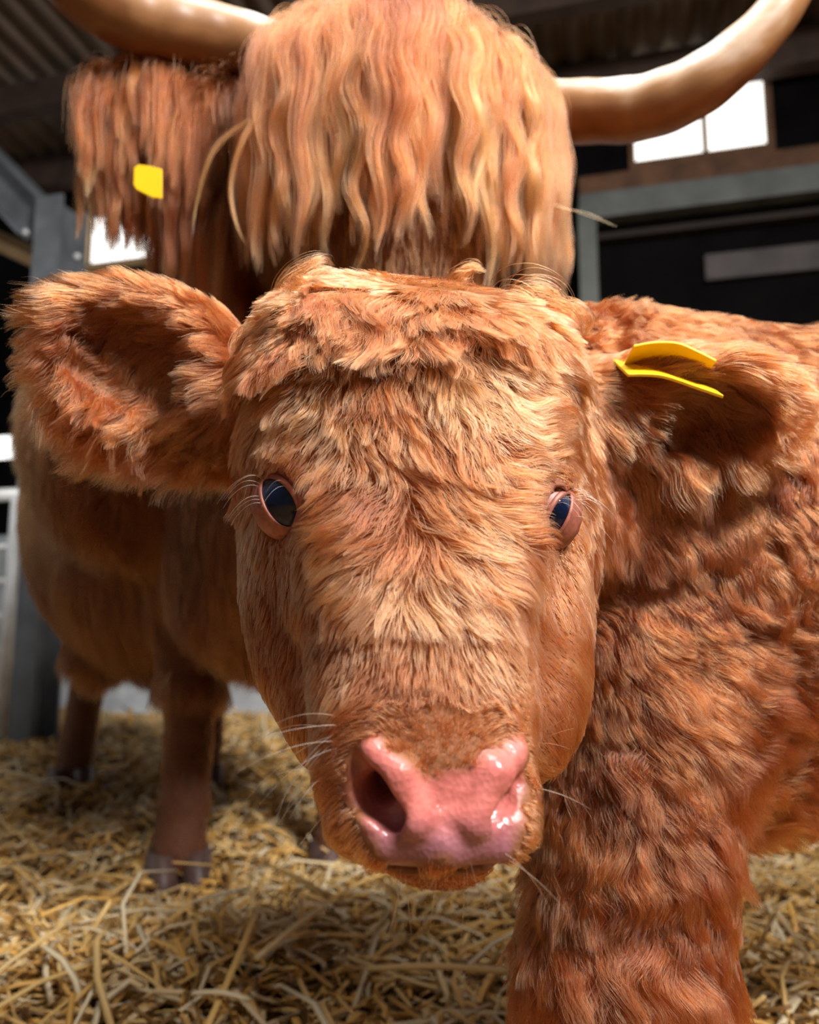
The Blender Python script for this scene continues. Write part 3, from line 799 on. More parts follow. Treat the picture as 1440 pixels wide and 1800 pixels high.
# neck, shoulder, side, legs
g(1080, 960, .4, .9, 34, .5, .35); g(1080, 1100, .7, .6, 34, .5, .35); g(1150, 1000, .3, 1, 36, .5, .4); g(1200, 1120, .9, .3, 32, .5, .35); g(1300, 1120, .9, .2, 32, .5, .3); g(1300, 950, .4, .9, 38, .5, .5); g(1400, 1000, .3, 1, 42, .6, .9); g(1420, 850, .2, 1, 38, .5, .6); g(1350, 620, .4, .9, 34, .5, .5); g(1420, 580, .5, .6, 30, .6, .5); g(1180, 590, .9, .1, 26, .5, .3)
g(1050, 1200, .4, .9, 34, .5, .3); g(1180, 1220, .7, .7, 36, .6, .3); g(1330, 1250, .95, .3, 36, .7, .3); g(1380, 1350, .9, .5, 38, .7, .4)
g(1020, 1330, -.2, 1, 42, .6, .5); g(1120, 1330, .1, 1, 46, .6, .6); g(1220, 1350, .4, 1, 44, .6, .4); g(1000, 1450, -.1, 1, 46, .6, .6); g(1100, 1480, .0, 1, 50, .6, .7); g(1200, 1480, .3, 1, 46, .6, .5); g(960, 1600, -.1, 1, 42, .5, .5); g(1080, 1620, 0, 1, 48, .6, .7); g(1200, 1620, .3, 1, 46, .6, .5); g(1100, 1750, 0, 1, 44, .5, .5); g(960, 1750, 0, 1, 40, .5, .4); g(1230, 1750, .2, 1, 40, .5, .4)
calf_groom = Groom(G, calf_f)

def calf_density(c, n):
    w = facing(c, n)
    head = ((c-HN)@ha > -.05) & (np.abs((c-HN)@hx) < .32) & (c[:, 1] < .72)
    w = w*np.where(head, 1.0, .62)
    bald = nose_mask(c) > .22
    e = np.minimum(np.linalg.norm(c-EL, axis=1), np.linalg.norm(c-ER, axis=1)) < .0180
    return w*np.where(bald | e, 0, 1)
def on_head(p):
    """1 on the skull and face, 0 on the ears, neck and body"""
    e = np.minimum(earL(p), earR(p)); b = np.abs((p-HN)@hx)
    return (head0(p) < .012) & (e > .012) & (b < .125)
def coat_batch(name, n, npts, radius, seed, density, lenf=1.0, big=.015, small=.0055, cs=1.0, rise=.24, base_tint=.40, lmin=0, rand=.085):
    p = sample(QV, QQ, n, density); nr = grad(calf_f, p, .002)
    D, L, lift, curl = calf_groom(p)
    r = np.random.default_rng(seed); hd = on_head(p)
    x, y, d = proj(p)
    fore = hd & (y < 1080) & (d < .75)
    L = L*lenf*np.where(fore, 1.25, np.where(hd, 1.0, 1.50))
    L = np.maximum(L, lmin)*(.72+.4*r.random(n))*(1+.15*wob(p, 30, 8)); fq = np.clip(L/.030, .35, 1.4)
    cv = np.where(curl > .5, curl*.9, curl)*np.where(fore, 1.35, 1.0)
    dr = np.where(L > .030, .30, .10)*np.where(hd, .05, 1)
    k = np.flatnonzero(hd); o = np.flatnonzero(~hd); pts = np.zeros((n, npts, 3))
    pts[k] = strands(p[k], nr[k], D[k], L[k], lift[k], npts, cv[k], fq[k], dr[k], 17, seed, rand, head0, rise)
    if len(o): pts[o] = strands(p[o], nr[o], D[o], L[o], lift[o]*1.3, npts, cv[o]*1.6, fq[o], dr[o], 20, seed+3, .15)
    # the rims of the eyes wear short hair
    eye_d = np.minimum(np.linalg.norm(p-EL, axis=1), np.linalg.norm(p-ER, axis=1))
    pts = p[:, None]+(pts-p[:, None])*(np.clip((eye_d-.012)/.032, .22, 1)[:, None, None] if lmin == 0 else 1)
    long_ = np.clip((L-.010)/.02, 0, 1)
    pts = clump(pts, p, big, cs*(.28+.40*long_), 1.1, seed+1); pts = clump(pts, p, small, cs*(.55+.35*long_), .9, seed+2)
    if len(o): pts[o] = clump(pts[o], p[o], .021, .72, 1.0, seed+4)
    kf = np.flatnonzero(fore & (eye_d > .035))
    pts[kf] = clump(pts[kf], p[kf], .018, .50, 1.0, seed+6)
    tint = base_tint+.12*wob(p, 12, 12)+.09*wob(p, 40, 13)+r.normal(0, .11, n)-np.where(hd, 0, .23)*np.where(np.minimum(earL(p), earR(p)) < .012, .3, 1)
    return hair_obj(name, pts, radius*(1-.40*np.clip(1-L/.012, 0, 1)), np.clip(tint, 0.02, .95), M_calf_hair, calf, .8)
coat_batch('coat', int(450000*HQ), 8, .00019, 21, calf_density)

def drape(roots, dirs, L, K, field, off, stiff=.72, grav=.34, extra=None):
    pts = np.zeros((len(roots), K, 3)); pts[:, 0] = roots; d = nrm(dirs); ds = (L/(K-1))[:, None]; p = roots.copy()
    for i in range(1, K):
        d = nrm(stiff*d+grav*np.array([0, 0, -1.0])+(extra if extra is not None else 0)); q = p+d*ds
        v = field(q); m = v < off
        if m.any():
            gq = grad(field, q[m], .004); q[m] += gq*(off[m]-v[m])[:, None] if np.ndim(off) else gq*(off-v[m])[:, None]
        d = nrm(q-p); p = q; pts[:, i] = p
    return pts
def locks_to_hair(guides, per, width, wave, wavelen, seed, tip=.25, centre=None):
    r = np.random.default_rng(seed); n, K = guides.shape[:2]; s = np.linspace(0, 1, K)
    tan = nrm(np.gradient(guides, axis=1)); outv = nrm(guides-(SK if centre is None else centre)[None, None]); b1 = nrm(np.cross(tan, outv)); b2 = np.cross(b1, tan)
    Lg = np.linalg.norm(np.diff(guides, axis=1), axis=2).sum(1)
    ph = r.random(n)*6.3; ph2 = r.random(n)*6.3; wl = wavelen*(.75+.6*r.random(n)); am = wave*(.4+1.0*r.random(n))
    arg = 2*math.pi*s[None]*(Lg/wl)[:, None]
    env = np.clip(s*3, 0, 1)[None]
    gz = guides+b1*(am[:, None]*np.sin(arg+ph[:, None])*env)[..., None]+b2*(am[:, None]*.5*np.cos(arg*1.1+ph2[:, None])*env)[..., None]
    gi = np.repeat(np.arange(n), per); m = len(gi)
    u = r.normal(0, .5, m); v = r.normal(0, .42, m)
    prof = (1.0-(1-tip)*s**1.3)*np.clip(.55+s*3, 0, 1)
    fr_ = r.normal(0, 1, (m, 1))*.35*np.sin(s[None]*6.3*(1+r.random((m, 1)))+r.random((m, 1))*6.3)
    pts = gz[gi]+b1[gi]*((u[:, None]+fr_*.6)*prof[None]*width)[..., None]+b2[gi]*((v[:, None])*prof[None]*width)[..., None]
    # uneven ends
    cut = .72+.28*r.random(m); idx = s[None]*cut[:, None]*(K-1); lo = np.floor(idx).astype(int); hi_ = np.minimum(lo+1, K-1); fq = (idx-lo)[..., None]
    rows = np.arange(m)[:, None]; pts = pts[rows, lo]*(1-fq)+pts[rows, hi_]*fq
    tint = np.clip(.33+.15*r.normal(size=n)[gi]+.08*r.normal(size=m), .02, .95)
    return pts, tint

# forelock: the longer hair of the crown, lying forward over the brow, with a few flicks of its own
def crown_density(c, n):
    x, y, d = proj(c); up = np.array([476+.0011*(v-735)**2 for v in x])
    return np.where((x > 440) & (x < 1015) & (y < up+105) & (y > 380) & (d < .76) & on_head(c), 1.0, 0.0)
fo = coat_batch('forelock', int(42000*HQ), 13, .00018, 35, crown_density, 1.0, .022, .0065, 1.1, .27, .40, .052, .10)
def flicks(rows, per, width, seed):
    out = []; tt = []; r = np.random.default_rng(seed)
    for w, pts_ in rows:
        gd_ = catmull([P(*q) for q in pts_], 18)
        a_, b_ = locks_to_hair(gd_[None], per, width*w, .0006, .05, seed+len(out), .10, HL(0, 0, .2)); out.append(a_); tt.append(np.clip(b_*0+.38+.10*r.normal()+.10*r.normal(size=per), .05, .95))
    return np.concatenate(out), np.concatenate(tt)
pts, tint = flicks([(1.2, [(530, 580, .585), (506, 530, .575), (520, 485, .575), (562, 458, .58), (590, 470, .59)]), (1.0, [(560, 560, .58), (540, 510, .57), (560, 480, .575), (600, 476, .58)]), (.8, [(600, 560, .58), (575, 515, .57), (590, 490, .57), (630, 492, .575)]),
    (.6, [(500, 560, .575), (455, 570, .565), (440, 610, .555), (480, 645, .545), (520, 640, .54)]), (1.0, [(520, 570, .57), (485, 580, .56), (490, 620, .55), (515, 630, .545)]), (.9, [(480, 590, .575), (430, 590, .57), (415, 625, .565), (445, 650, .56)]),
    (1.1, [(900, 560, .585), (930, 515, .575), (975, 520, .575), (1000, 565, .575), (1010, 600, .575)]), (.9, [(930, 570, .58), (965, 545, .57), (1005, 560, .57), (1025, 605, .57)]), (.7, [(960, 580, .585), (1000, 545, .58), (1035, 560, .58), (1030, 590, .58)]), (.8, [(880, 560, .58), (905, 525, .57), (945, 545, .565), (955, 590, .565)]),
    (.8, [(800, 540, .59), (810, 490, .59), (830, 470, .59), (855, 480, .59)])], int(110*HQ), .0145, 71)
hair_obj('forelock_curl', pts, .00018, tint, M_calf_hair, calf, .7)

# whiskers and chin hairs
wp = []; 
for px, py, d, dx, dy, L in [(600, 1262, .43, -1, -.35, 60), (590, 1290, .43, -1, .1, 55), (580, 1310, .43, -.9, .4, 60), (570, 1390, .43, -1, .1, 34), (565, 1420, .43, -1, .5, 60), (600, 1500, .42, -.5, 1, 30), (940, 1380, .43, 1, .1, 30), (940, 1470, .42, .9, .3, 26), (890, 1510, .41, .9, .5, 40), (660, 1520, .42, -.3, 1, 26), (700, 1530, .42, .2, 1, 26), (760, 1540, .42, 0, 1, 20), (820, 1535, .42, .2, 1, 22), (560, 1360, .43, -1, -.2, 30), (940, 1300, .43, 1, -.4, 26)]:
    for rep in range(3):
        p0 = trace(calf_f, px+rng.normal(0, 12), py+rng.normal(0, 12)); dr = nrm(dx*RT-dy*UP-.35*FW+rng.normal(0, .2, 3)); s = np.linspace(0, 1, 10)[:, None]; l = L/1000*(.5+.6*rng.random())
        wp.append(p0+dr*s*l-UP*s**2*l*.55*(rng.random()+.2)+RT*s**2*l*.2*rng.normal())
hair_obj('whiskers', np.array(wp), .00013, rng.random(len(wp)), M_whisker, calf, .8)

# ================================================================== THE COW
mN = P(735, 660, .93); mK = P(690, 60, 1.10)
def cow_pt(px, py, d): return P(px, py, d)
SK = P(680, 316, 1.06)
roll = math.radians(11)
SR = np.stack([math.cos(roll)*RT-math.sin(roll)*UP, FW, math.sin(roll)*RT+math.cos(roll)*UP])
cow_skull = ell(SK, (.166, .135, .160), SR)
cow_face = rc(P(710, 300, 1.03), P(735, 640, .95), .118, .075)
cf_chest = W3(-.32, 1.82, .80); cf_hip = W3(-1.0, 2.85, .90)
ca = nrm(cf_hip-cf_chest); cs_ = nrm(np.cross(W3(0, 0, 1), ca)); CAX = np.stack([ca, cs_, np.cross(ca, cs_)])
def gpt(px, py):
    d = P(px, py, 1.0)-CAM; t = -CAM[2]/d[2]; q = CAM+t*d; return q
fR = gpt(312, 1545); fL = gpt(598, 1530); hR = gpt(122, 1408); hL = hR+(fL-fR)*1.0+W3(.02, .12, 0)
cow_leg_pts = []
for q, fr in ((fR, 1), (fL, 1), (hR, 0), (hL, 0)):
    if fr: cow_leg_pts.append((q+W3(-.01, .13, .72), q+W3(0, .06, .40), q+W3(0, .03, .15), q+W3(0, .0, .05)))
    else: cow_leg_pts.append((q+W3(.06, .0, .72), q+W3(-.0, .12, .42), q+W3(0, .04, .15), q+W3(0, 0, .05)))
cow_leg_f = [leg(*c, (.125, .062, .052, .050, .055)) if i < 2 else leg(*c, (.16, .062, .05, .05, .055)) for i, c in enumerate(cow_leg_pts)]
mEb, mEt = P(400, 265, 1.12), P(165, 285, 1.10)
mER, mEl = ear_frame(mEb, mEt, nrm(-FW-.3*UP))
cow_ear = ear_fn(mEb, mER, mEl, .088)
nEb, nEt = P(915, 330, 1.22), P(940, 360, 1.42)
nER, nEl = ear_frame(nEb, nEt, nrm(RT))
cow_ear2 = ear_fn(nEb, nER, nEl, .05)
cow_parts = [
    (cow_face, .06), (rc(SK+FW*.10-UP*.02, W3(-.25, 1.62, .98), .15, .22), .08),
    (rc(W3(-.22, 1.55, .80), W3(-.28, 1.65, .62), .20, .17), .08),
    (ell(cf_chest+W3(.02, 0, .03), (.34, .27, .35), CAX), .1),
    (ell((cf_chest+cf_hip)/2+W3(0, 0, -.03), (.66, .38, .42), CAX), .1),
    (ell(cf_hip, (.34, .33, .40), CAX), .1),
    (rc(P(365, 220, 1.12), P(440, 220, 1.10), .045, .06), .03), (ell(P(222, 770, 1.80), (.17, .26, .23)), .08),
    (ell(hR+W3(.16, -.22, .46), (.10, .12, .09)), .05),
]
def cow_f(p):
    d = cow_skull(p)
    for f, k in cow_parts: d = smin(d, f(p), k)
    for f in cow_leg_f: d = smin(d, f(p), .06)
    d = smin(d, cow_ear(p), .03); d = smin(d, cow_ear2(p), .03)
    return d
cow = empty('highland_cow', (-.55, 2.2, 0))
tag(cow, 'shaggy ginger horned cow standing behind the calf, long fringe over its eyes', 'cow')
CV, CQ = surface_nets(cow_f, (-1.45, .75, -.03), (.40, 3.35, 1.45), .0135)
cb = mesh_obj('body', CV, CQ, M_cow_skin, cow)

M_hoof = plain('hoof', (.10, .055, .045), .5, 0, .4, 20)
M_chalf = plain('calf_hoof', (.12, .07, .05), .5, 0, .3, 20)
def hoof(c, fwd, r, h, m, parent):
    """a cloven hoof: two claws side by side"""
    fwd = nrm(fwd); sd = np.cross(fwd, W3(0, 0, 1)); V = []; Fc = []
    for s in (-1, 1):
        o = len(V); n = 16
        for k, (z, g_) in enumerate(((0, 1.12), (h*.5, 1.0), (h, .85))):
            for i in range(n):
                a = 2*math.pi*i/n; x = math.cos(a)*r*.52*g_; y = math.sin(a)*r*g_*(1.15 if math.sin(a) > 0 else .95)
                V.append(c+sd*(s*r*.5+x)+fwd*(y+r*.25*(1-z/h))+W3(0, 0, z))
        for k in range(2):
            for i in range(n): Fc.append((o+k*n+i, o+k*n+(i+1) % n, o+(k+1)*n+(i+1) % n, o+(k+1)*n+i))
        Fc.append(tuple(o+i for i in range(n-1, -1, -1))); Fc.append(tuple(o+2*n+i for i in range(n)))
    return mesh_obj('hoof', V, Fc, m, parent)
for c in cow_leg_pts: hoof(W3(c[3][0], c[3][1], gh(c[3][0], c[3][1])-.004), W3(.35, -1, 0), .068, .085, M_hoof, cow)
for c in calf_legs: hoof(W3(c[3][0], c[3][1], gh(c[3][0], c[3][1])-.004), W3(-1, -.2, 0), .042, .055, M_chalf, calf)
M_teat = plain('pink_teat', (.50, .16, .13), .5)
V, Fc = tube_geo([hR+W3(.15, -.26, .40), hR+W3(.15, -.27, .33)], [.02, .011], 10); mesh_obj('teat', V, Fc, M_teat, cow)

# horns
def horn_mat():
    m, nt, b = new_mat('cow_horn'); N = nt.nodes; L = nt.links
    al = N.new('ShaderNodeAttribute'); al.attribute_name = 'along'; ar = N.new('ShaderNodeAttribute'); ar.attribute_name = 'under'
    cmb = N.new('ShaderNodeCombineXYZ'); tc = N.new('ShaderNodeTexCoord')
    nz = N.new('ShaderNodeTexNoise'); nz.inputs['Scale'].default_value = 14; nz.inputs['Detail'].default_value = 7; nz.inputs['Distortion'].default_value = .6
    L.new(tc.outputs['Object'], nz.inputs['Vector'])
    wv = N.new('ShaderNodeTexNoise'); wv.inputs['Scale'].default_value = 1.0; wv.inputs['Detail'].default_value = 5
    L.new(al.outputs['Vector'], wv.inputs['Vector'])
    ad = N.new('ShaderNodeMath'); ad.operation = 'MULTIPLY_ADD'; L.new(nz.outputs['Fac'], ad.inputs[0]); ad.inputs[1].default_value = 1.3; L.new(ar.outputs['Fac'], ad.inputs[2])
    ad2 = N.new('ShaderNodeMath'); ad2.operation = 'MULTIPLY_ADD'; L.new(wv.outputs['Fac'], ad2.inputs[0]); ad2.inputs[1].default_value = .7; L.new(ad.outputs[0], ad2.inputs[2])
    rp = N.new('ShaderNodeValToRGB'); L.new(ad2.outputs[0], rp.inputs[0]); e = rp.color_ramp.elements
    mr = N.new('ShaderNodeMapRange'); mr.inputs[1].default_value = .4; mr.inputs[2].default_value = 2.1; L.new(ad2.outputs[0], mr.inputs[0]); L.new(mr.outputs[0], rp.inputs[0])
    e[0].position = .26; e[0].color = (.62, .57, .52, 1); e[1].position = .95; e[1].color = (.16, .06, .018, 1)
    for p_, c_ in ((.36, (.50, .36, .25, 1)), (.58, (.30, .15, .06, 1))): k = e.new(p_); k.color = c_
    L.new(rp.outputs[0], b.inputs['Base Color']); b.inputs['Roughness'].default_value = .38
    bp = N.new('ShaderNodeBump'); bp.inputs['Strength'].default_value = .25; bp.inputs['Distance'].default_value = .004; L.new(nz.outputs['Fac'], bp.inputs['Height']); L.new(bp.outputs[0], b.inputs['Normal'])
    return m
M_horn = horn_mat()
def horn(path, radii, shift):
    pth = catmull(path, 60); rad = np.interp(np.linspace(0, 1, 60), np.linspace(0, 1, len(radii)), radii)
    rad = rad*(1+.015*np.sin(np.linspace(0, 70, 60)))
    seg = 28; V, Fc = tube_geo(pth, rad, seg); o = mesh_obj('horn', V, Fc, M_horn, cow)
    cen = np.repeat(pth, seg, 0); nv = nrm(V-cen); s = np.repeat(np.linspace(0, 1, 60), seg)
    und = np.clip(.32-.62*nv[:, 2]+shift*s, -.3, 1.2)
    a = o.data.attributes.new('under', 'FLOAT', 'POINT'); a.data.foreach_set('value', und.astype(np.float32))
    ang = np.tile(np.linspace(0, 2*math.pi, seg, endpoint=False), 60)
    vec = np.stack([np.cos(ang)*2.5, np.sin(ang)*2.5, s*3.0], 1)
    a = o.data.attributes.new('along', 'FLOAT_VECTOR', 'POINT'); a.data.foreach_set('vector', vec.astype(np.float32).ravel())
    return o
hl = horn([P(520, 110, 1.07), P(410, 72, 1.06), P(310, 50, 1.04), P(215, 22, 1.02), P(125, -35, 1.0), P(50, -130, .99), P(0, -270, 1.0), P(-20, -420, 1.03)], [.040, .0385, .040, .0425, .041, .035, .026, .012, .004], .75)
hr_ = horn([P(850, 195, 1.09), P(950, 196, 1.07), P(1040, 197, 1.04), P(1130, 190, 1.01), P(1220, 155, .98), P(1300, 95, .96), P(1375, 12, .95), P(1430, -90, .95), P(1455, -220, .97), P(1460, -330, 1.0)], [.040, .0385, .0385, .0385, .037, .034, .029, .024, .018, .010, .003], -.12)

# cow's ear tag
def plate_px(pts, d, thick, name, mat, parent):
    a = np.array([P(x, y, d) for x, y in pts]); n = nrm(np.cross(a[1]-a[0], a[2]-a[0])); k = len(a)
    V = np.concatenate([a-n*thick/2, a+n*thick/2]); Fc = [tuple(range(k)), tuple(range(2*k-1, k-1, -1))]+[(i, k+i, k+(i+1) % k, (i+1) % k) for i in range(k)]
    o = mesh_obj(name, V, Fc, mat, parent, smooth=False); bv = o.modifiers.new('bevel', 'BEVEL'); bv.width = .0008; bv.segments = 2; return o
ct = plate_px([(236, 296), (243, 290), (262, 292), (285, 298), (285, 350), (268, 348), (240, 334), (235, 325)], .985, .003, 'ear_tag', M_tag, cow)
plate_px([(246, 315), (250, 315), (251, 325), (258, 324), (258, 328), (247, 329)], .9825, .0012, 'tag_mark', M_ink, ct)

# ---- long fringe and ear hair: locks that fall over the head by their own weight
headf = lambda p: smin(cow_skull(p), cow_face(p), .06)
def crown_roots(n, lo, hi, seed):
    """points on the top of the skull, by direction: u across, w towards the viewer"""
    r = np.random.default_rng(seed); u = r.uniform(-1, 1, n); w = r.uniform(lo, hi, n)
    q = nrm(u[:, None]*SR[0]*.92+(-SR[1])*w[:, None]+SR[2]*(1.0-.25*np.abs(w))[:, None])
    p = SK+q*.25
    for _ in range(12): p = p-grad(cow_skull, p)*cow_skull(p)[:, None]*.9
    return p, u, w
r_, u_, w_ = crown_roots(430, -.55, 1.0, 5)
dirs = nrm(u_[:, None]*SR[0]*1.0+(-FW)*(.55+.3*rng.random(len(u_)))[:, None]+UP*.15+rng.normal(0, .18, (len(u_), 3)))
Lg = .255+.125*rng.random(len(u_))-.04*np.abs(u_)
off = .006+.024*rng.random(len(u_))
gd = drape(r_, dirs, Lg, 30, headf, off, .80, .26)
pts, tint = locks_to_hair(gd, int(110*HQ), .017, .0055, .13, 41)
hair_obj('fringe', pts, .00026, tint, M_cow_hair, cow, .6)
# a few stray strands hanging off the fringe
sl = [[(490, 190, .90), (430, 215, .895), (375, 265, .89), (348, 345, .89), (338, 430, .89)], [(480, 180, .895), (430, 240, .885), (408, 320, .885), (414, 390, .885), (440, 445, .885)], [(560, 200, .885), (508, 260, .88), (500, 330, .88), (530, 385, .88)], [(930, 330, .92), (985, 365, .915), (1040, 380, .915), (1085, 400, .915)]]
sp_, st_ = [], []
for i, (rows, pr) in enumerate(zip(sl, (26, 40, 40, 3))):
    a_, b_ = locks_to_hair(catmull([P(*q) for q in rows], 26)[None], pr, .0045, .001, .08, 90+i, .3); sp_.append(a_); st_.append(b_*0+.55)
hair_obj('stray_lock', np.concatenate(sp_), .00022, np.concatenate(st_), M_cow_hair, cow, .5)
# hair on the ear (left of the picture)
t = rng.uniform(.10, .92, 340); wv_ = rng.uniform(-.9, .9, 340)
er = mEb+mER[0]*(t*mEl)[:, None]+UP*(.045+.05*wv_)[:, None]-FW*.02
for _ in range(10): er = er-grad(cow_ear, er)*cow_ear(er)[:, None]*.9
ed = nrm(.15*RT+(-FW)*.5-UP*.1+rng.normal(0, .25, (340, 3)))
eg = drape(er, ed, .07+.12*rng.random(340), 22, cow_ear, .005+.016*rng.random(340), .80, .26)
pts, tint = locks_to_hair(eg, int(80*HQ), .016, .004, .12, 43)
hair_obj('ear_hair', pts, .00028, np.clip(tint-.09, 0, 1), M_cow_hair, cow, .6)

# long hair of the neck between the ear and the fringe
nr_ = np.array([P(rng.uniform(335, 500), rng.uniform(215, 300), rng.uniform(1.08, 1.20)) for _ in range(110)])
nd_ = nrm(-UP+.3*rng.normal(size=(110, 3)))
ng = drape(nr_, nd_, .22+.12*rng.random(110), 22, cow_f, .006+.02*rng.random(110), .85, .3)
pts, tint = locks_to_hair(ng, int(90*HQ), .016, .004, .12, 44)
hair_obj('neck_hair', pts, .00028, np.clip(tint-.16, .02, 1), M_cow_hair, cow, .6)

# ---- the rest of the cow's coat
G2 = []
for px, py, dx, dy, L, lift, curl in [(700, 420, 0, 1, 45, .4, .3), (760, 460, .1, 1, 45, .4, .3), (380, 320, .2, 1, 110, .4, .3), (330, 420, -.1, 1, 120, .4, .3), (430, 430, .1, 1, 110, .4, .3), (300, 500, -.2, 1, 120, .4, .3), (150, 640, -.2, 1, 130, .4, .3), (90, 700, -.2, 1, 130, .4, .3), (250, 700, -.1, 1, 130, .4, .3), (100, 900, -.1, 1, 130, .4, .3), (250, 950, 0, 1, 130, .4, .35), (400, 950, 0, 1, 120, .4, .35), (150, 1050, -.2, 1, 120, .4, .35), (230, 1120, 0, 1, 120, .4, .3), (330, 1150, 0, 1, 100, .4, .3), (320, 1250, 0, 1, 40, .3, .2), (315, 1400, 0, 1, 18, .3, .1), (120, 1250, 0, 1, 30, .3, .2), (120, 1350, 0, 1, 20, .3, .1), (600, 1480, 0, 1, 20, .3, .1)]:
    G2.append((px, py, None, dx, dy, L/1000, lift, curl))
cow_groom = Groom(G2, cow_f)
def cow_density(c, n):
    w = facing(c, n, -.45, .2); d = np.linalg.norm(c-CAM, axis=1)
    return w*np.where(headf(c) < .02, .6, 1.0)*np.where(c[:, 2] < .35, .7, 1)*np.clip(2.2/d, .5, 1.6)
n = int(120000*HQ)
p = sample(CV, CQ, n, cow_density); nr = grad(cow_f, p, .004); D, L, lift, curl = cow_groom(p, .06)
D = D+np.array([0, 0, -.6])
L = L*(.6+.5*rng.random(n)); L = np.where(cow_ear(p) < .01, .03, L); L = np.where(p[:, 2] < .33, np.minimum(L, .03), L)
pts = strands(p, nr, D, L, lift, 9, curl*.8, 1.2, .7, 9, 61, .2)
pts = clump(pts, p, .04, .6, 1.1, 62)
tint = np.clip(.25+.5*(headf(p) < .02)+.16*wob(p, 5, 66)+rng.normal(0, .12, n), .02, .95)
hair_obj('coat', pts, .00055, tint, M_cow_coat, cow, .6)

# ================================================================== THE STRAW
def straw_mat():
    m, nt, b = new_mat('straw'); N = nt.nodes; L = nt.links
    at = N.new('ShaderNodeAttribute'); at.attribute_name = 'shade'
    rp = N.new('ShaderNodeValToRGB'); L.new(at.outputs['Fac'], rp.inputs[0]); e = rp.color_ramp.elements
    e[0].position = 0; e[0].color = (.10, .045, .012, 1); e[1].position = 1; e[1].color = (.85, .70, .45, 1)
    for p_, c_ in ((.3, (.40, .20, .045, 1)), (.6, (.80, .44, .10, 1)), (.8, (.86, .57, .21, 1))): k = e.new(p_); k.color = c_
    L.new(rp.outputs[0], b.inputs['Base Color']); b.inputs['Roughness'].default_value = .45
    return m
M_straw = straw_mat()
def straw_geo(c, yawv, pit, L, r, bend):
    """three-sided stalks, four points long; arrays in, verts and faces out"""
    n = len(c); K = 4; s = np.linspace(-.5, .5, K)
    d = np.stack([np.cos(yawv)*np.cos(pit), np.sin(yawv)*np.cos(pit), np.sin(pit)], 1); sd = nrm(np.cross(d, np.array([0, 0, 1.0]))); u = np.cross(sd, d)
    ax = c[:, None]+d[:, None]*(L[:, None]*s[None])[..., None]+(u[:, None]*(bend*L)[:, None, None]+sd[:, None]*(bend*L*.7)[:, None, None])*(.25-s**2)[None, :, None]*2
    V = np.zeros((n, K, 4, 3))
    for j in range(4):
        a = math.pi*j/2+.4; V[:, :, j] = ax+(math.cos(a)*sd+.55*math.sin(a)*u)[:, None]*r[:, None, None]
    V = V.reshape(-1, 3); b0 = np.arange(n)*K*4; Fs = []
    for i in range(K-1):
        for j in range(4):
            k = (j+1) % 4; Fs.append(np.stack([b0+i*4+j, b0+i*4+k, b0+(i+1)*4+k, b0+(i+1)*4+j], 1))
    Fs.append(np.stack([b0+j for j in (3, 2, 1, 0)], 1)); Fs.append(np.stack([b0+(K-1)*4+j for j in range(4)], 1))
    return V, np.concatenate(Fs), K*4
def fast_mesh(name, V, Q, mat):
    me = bpy.data.meshes.new(name); me.vertices.add(len(V)); me.vertices.foreach_set('co', V.astype(np.float32).ravel())
    me.loops.add(Q.size); me.loops.foreach_set('vertex_index', Q.astype(np.int32).ravel())
    me.polygons.add(len(Q)); me.polygons.foreach_set('loop_start', np.arange(0, Q.size, 4, dtype=np.int32))
    me.update(calc_edges=True); me.validate(); me.materials.append(mat); o = bpy.data.objects.new(name, me); return link(o)
n1 = 36000
dd = .62+(rng.random(n1)**1.5)*4.2; aa = rng.uniform(-1.0, 1.0, n1)
sx = dd*aa; sy = dd
lim = (WALL-.28-sx*BY[0])/BY[1]; sy = np.minimum(sy, lim-.5*rng.random(n1)*(sy > lim))
L = np.clip(rng.lognormal(math.log(.085), .5, n1), .03, .30); near = np.clip(dd/1.6, 1.05, 2.0)
cxy = B(cx, YC, 0); kp = np.hypot(sx-cxy[0], sy-cxy[1]) > .34; dd, sx, sy, L, near = (q[kp] for q in (dd, sx, sy, L, near)); n1 = len(sx)
pit = rng.normal(0, .30, n1)+np.where(rng.random(n1) < .06, .6, 0)
r = rng.uniform(.0018, .0056, n1)*near; yw = rng.uniform(0, 2*math.pi, n1)
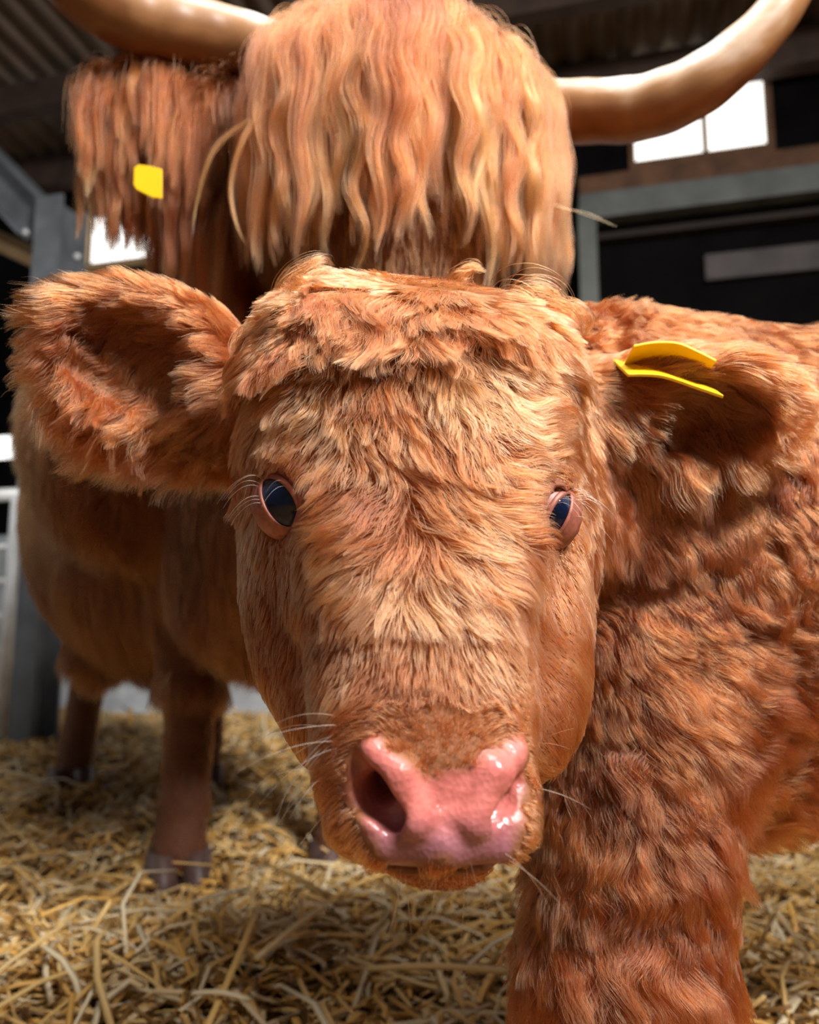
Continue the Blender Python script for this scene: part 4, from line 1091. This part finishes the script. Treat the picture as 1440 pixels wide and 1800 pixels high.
pit = np.where(L > .12, pit*.5, pit); z = gh(sx, sy)+rng.random(n1)*.035+np.abs(np.sin(pit))*L*.35
V, Qs, k = straw_geo(np.stack([sx, sy, z], 1), yw, pit, L, r, rng.normal(0, .22, n1))
so = fast_mesh('straw_bedding', V, Qs, M_straw); 
sh = np.clip(rng.normal(.78, .20, n1), 0, 1); sh = np.where(rng.random(n1) < .12, .15, sh)
a = so.data.attributes.new('shade', 'FLOAT', 'POINT'); a.data.foreach_set('value', np.repeat(sh, k).astype(np.float32))
tag(so, 'golden straw bedding spread over the whole barn floor', 'straw', kind='stuff')

def stalk(p0, p1, r, sh, label, lift=.055):
    q0 = P(*p0, 1.0)-CAM; q0 = CAM+q0*((.10-CAM[2])/q0[2]); q1 = P(*p1, 1.0)-CAM; q1 = CAM+q1*((.10-CAM[2])/q1[2]); q0[2] = gh(q0[0], q0[1])+.045+lift; q1[2] = gh(q1[0], q1[1])+.045+lift
    pth = catmull([q0, (q0+q1)/2+W3(0, 0, .006)+nrm(np.cross(q1-q0, W3(0, 0, 1)))*.004, q1], 9)
    V, Fc = tube_geo(pth, r*1.6, 8, True, .6); o = mesh_obj('straw_stalk', V, Fc, M_straw); a = o.data.attributes.new('shade', 'FLOAT', 'POINT'); a.data.foreach_set('value', np.full(len(V), sh, np.float32))
    tag(o, label, 'straw')
stalk((345, 1790), (450, 1630), .0028, .72, 'long gold straw stalk slanting up from the bottom edge, left of centre')
stalk((450, 1680), (570, 1610), .0034, .88, 'thick pale yellow straw stalk pointing towards the calf below its muzzle')
stalk((650, 1680), (905, 1735), .0040, .82, 'thickest pale straw stalk, lying flat just left of the calf leg')
stalk((340, 1728), (440, 1735), .0030, .97, 'whitish straw stalk lying level beside the long slanting gold one')
stalk((150, 1500), (262, 1590), .0036, .70, 'gold straw stalk lying in front of the cow hoof')
stalk((470, 1520), (570, 1590), .0038, .74, 'broad gold straw stalk between the cow hoof and the calf muzzle')
stalk((1370, 1620), (1430, 1720), .0026, .85, 'pale straw stalk on the bedding right of the calf leg')
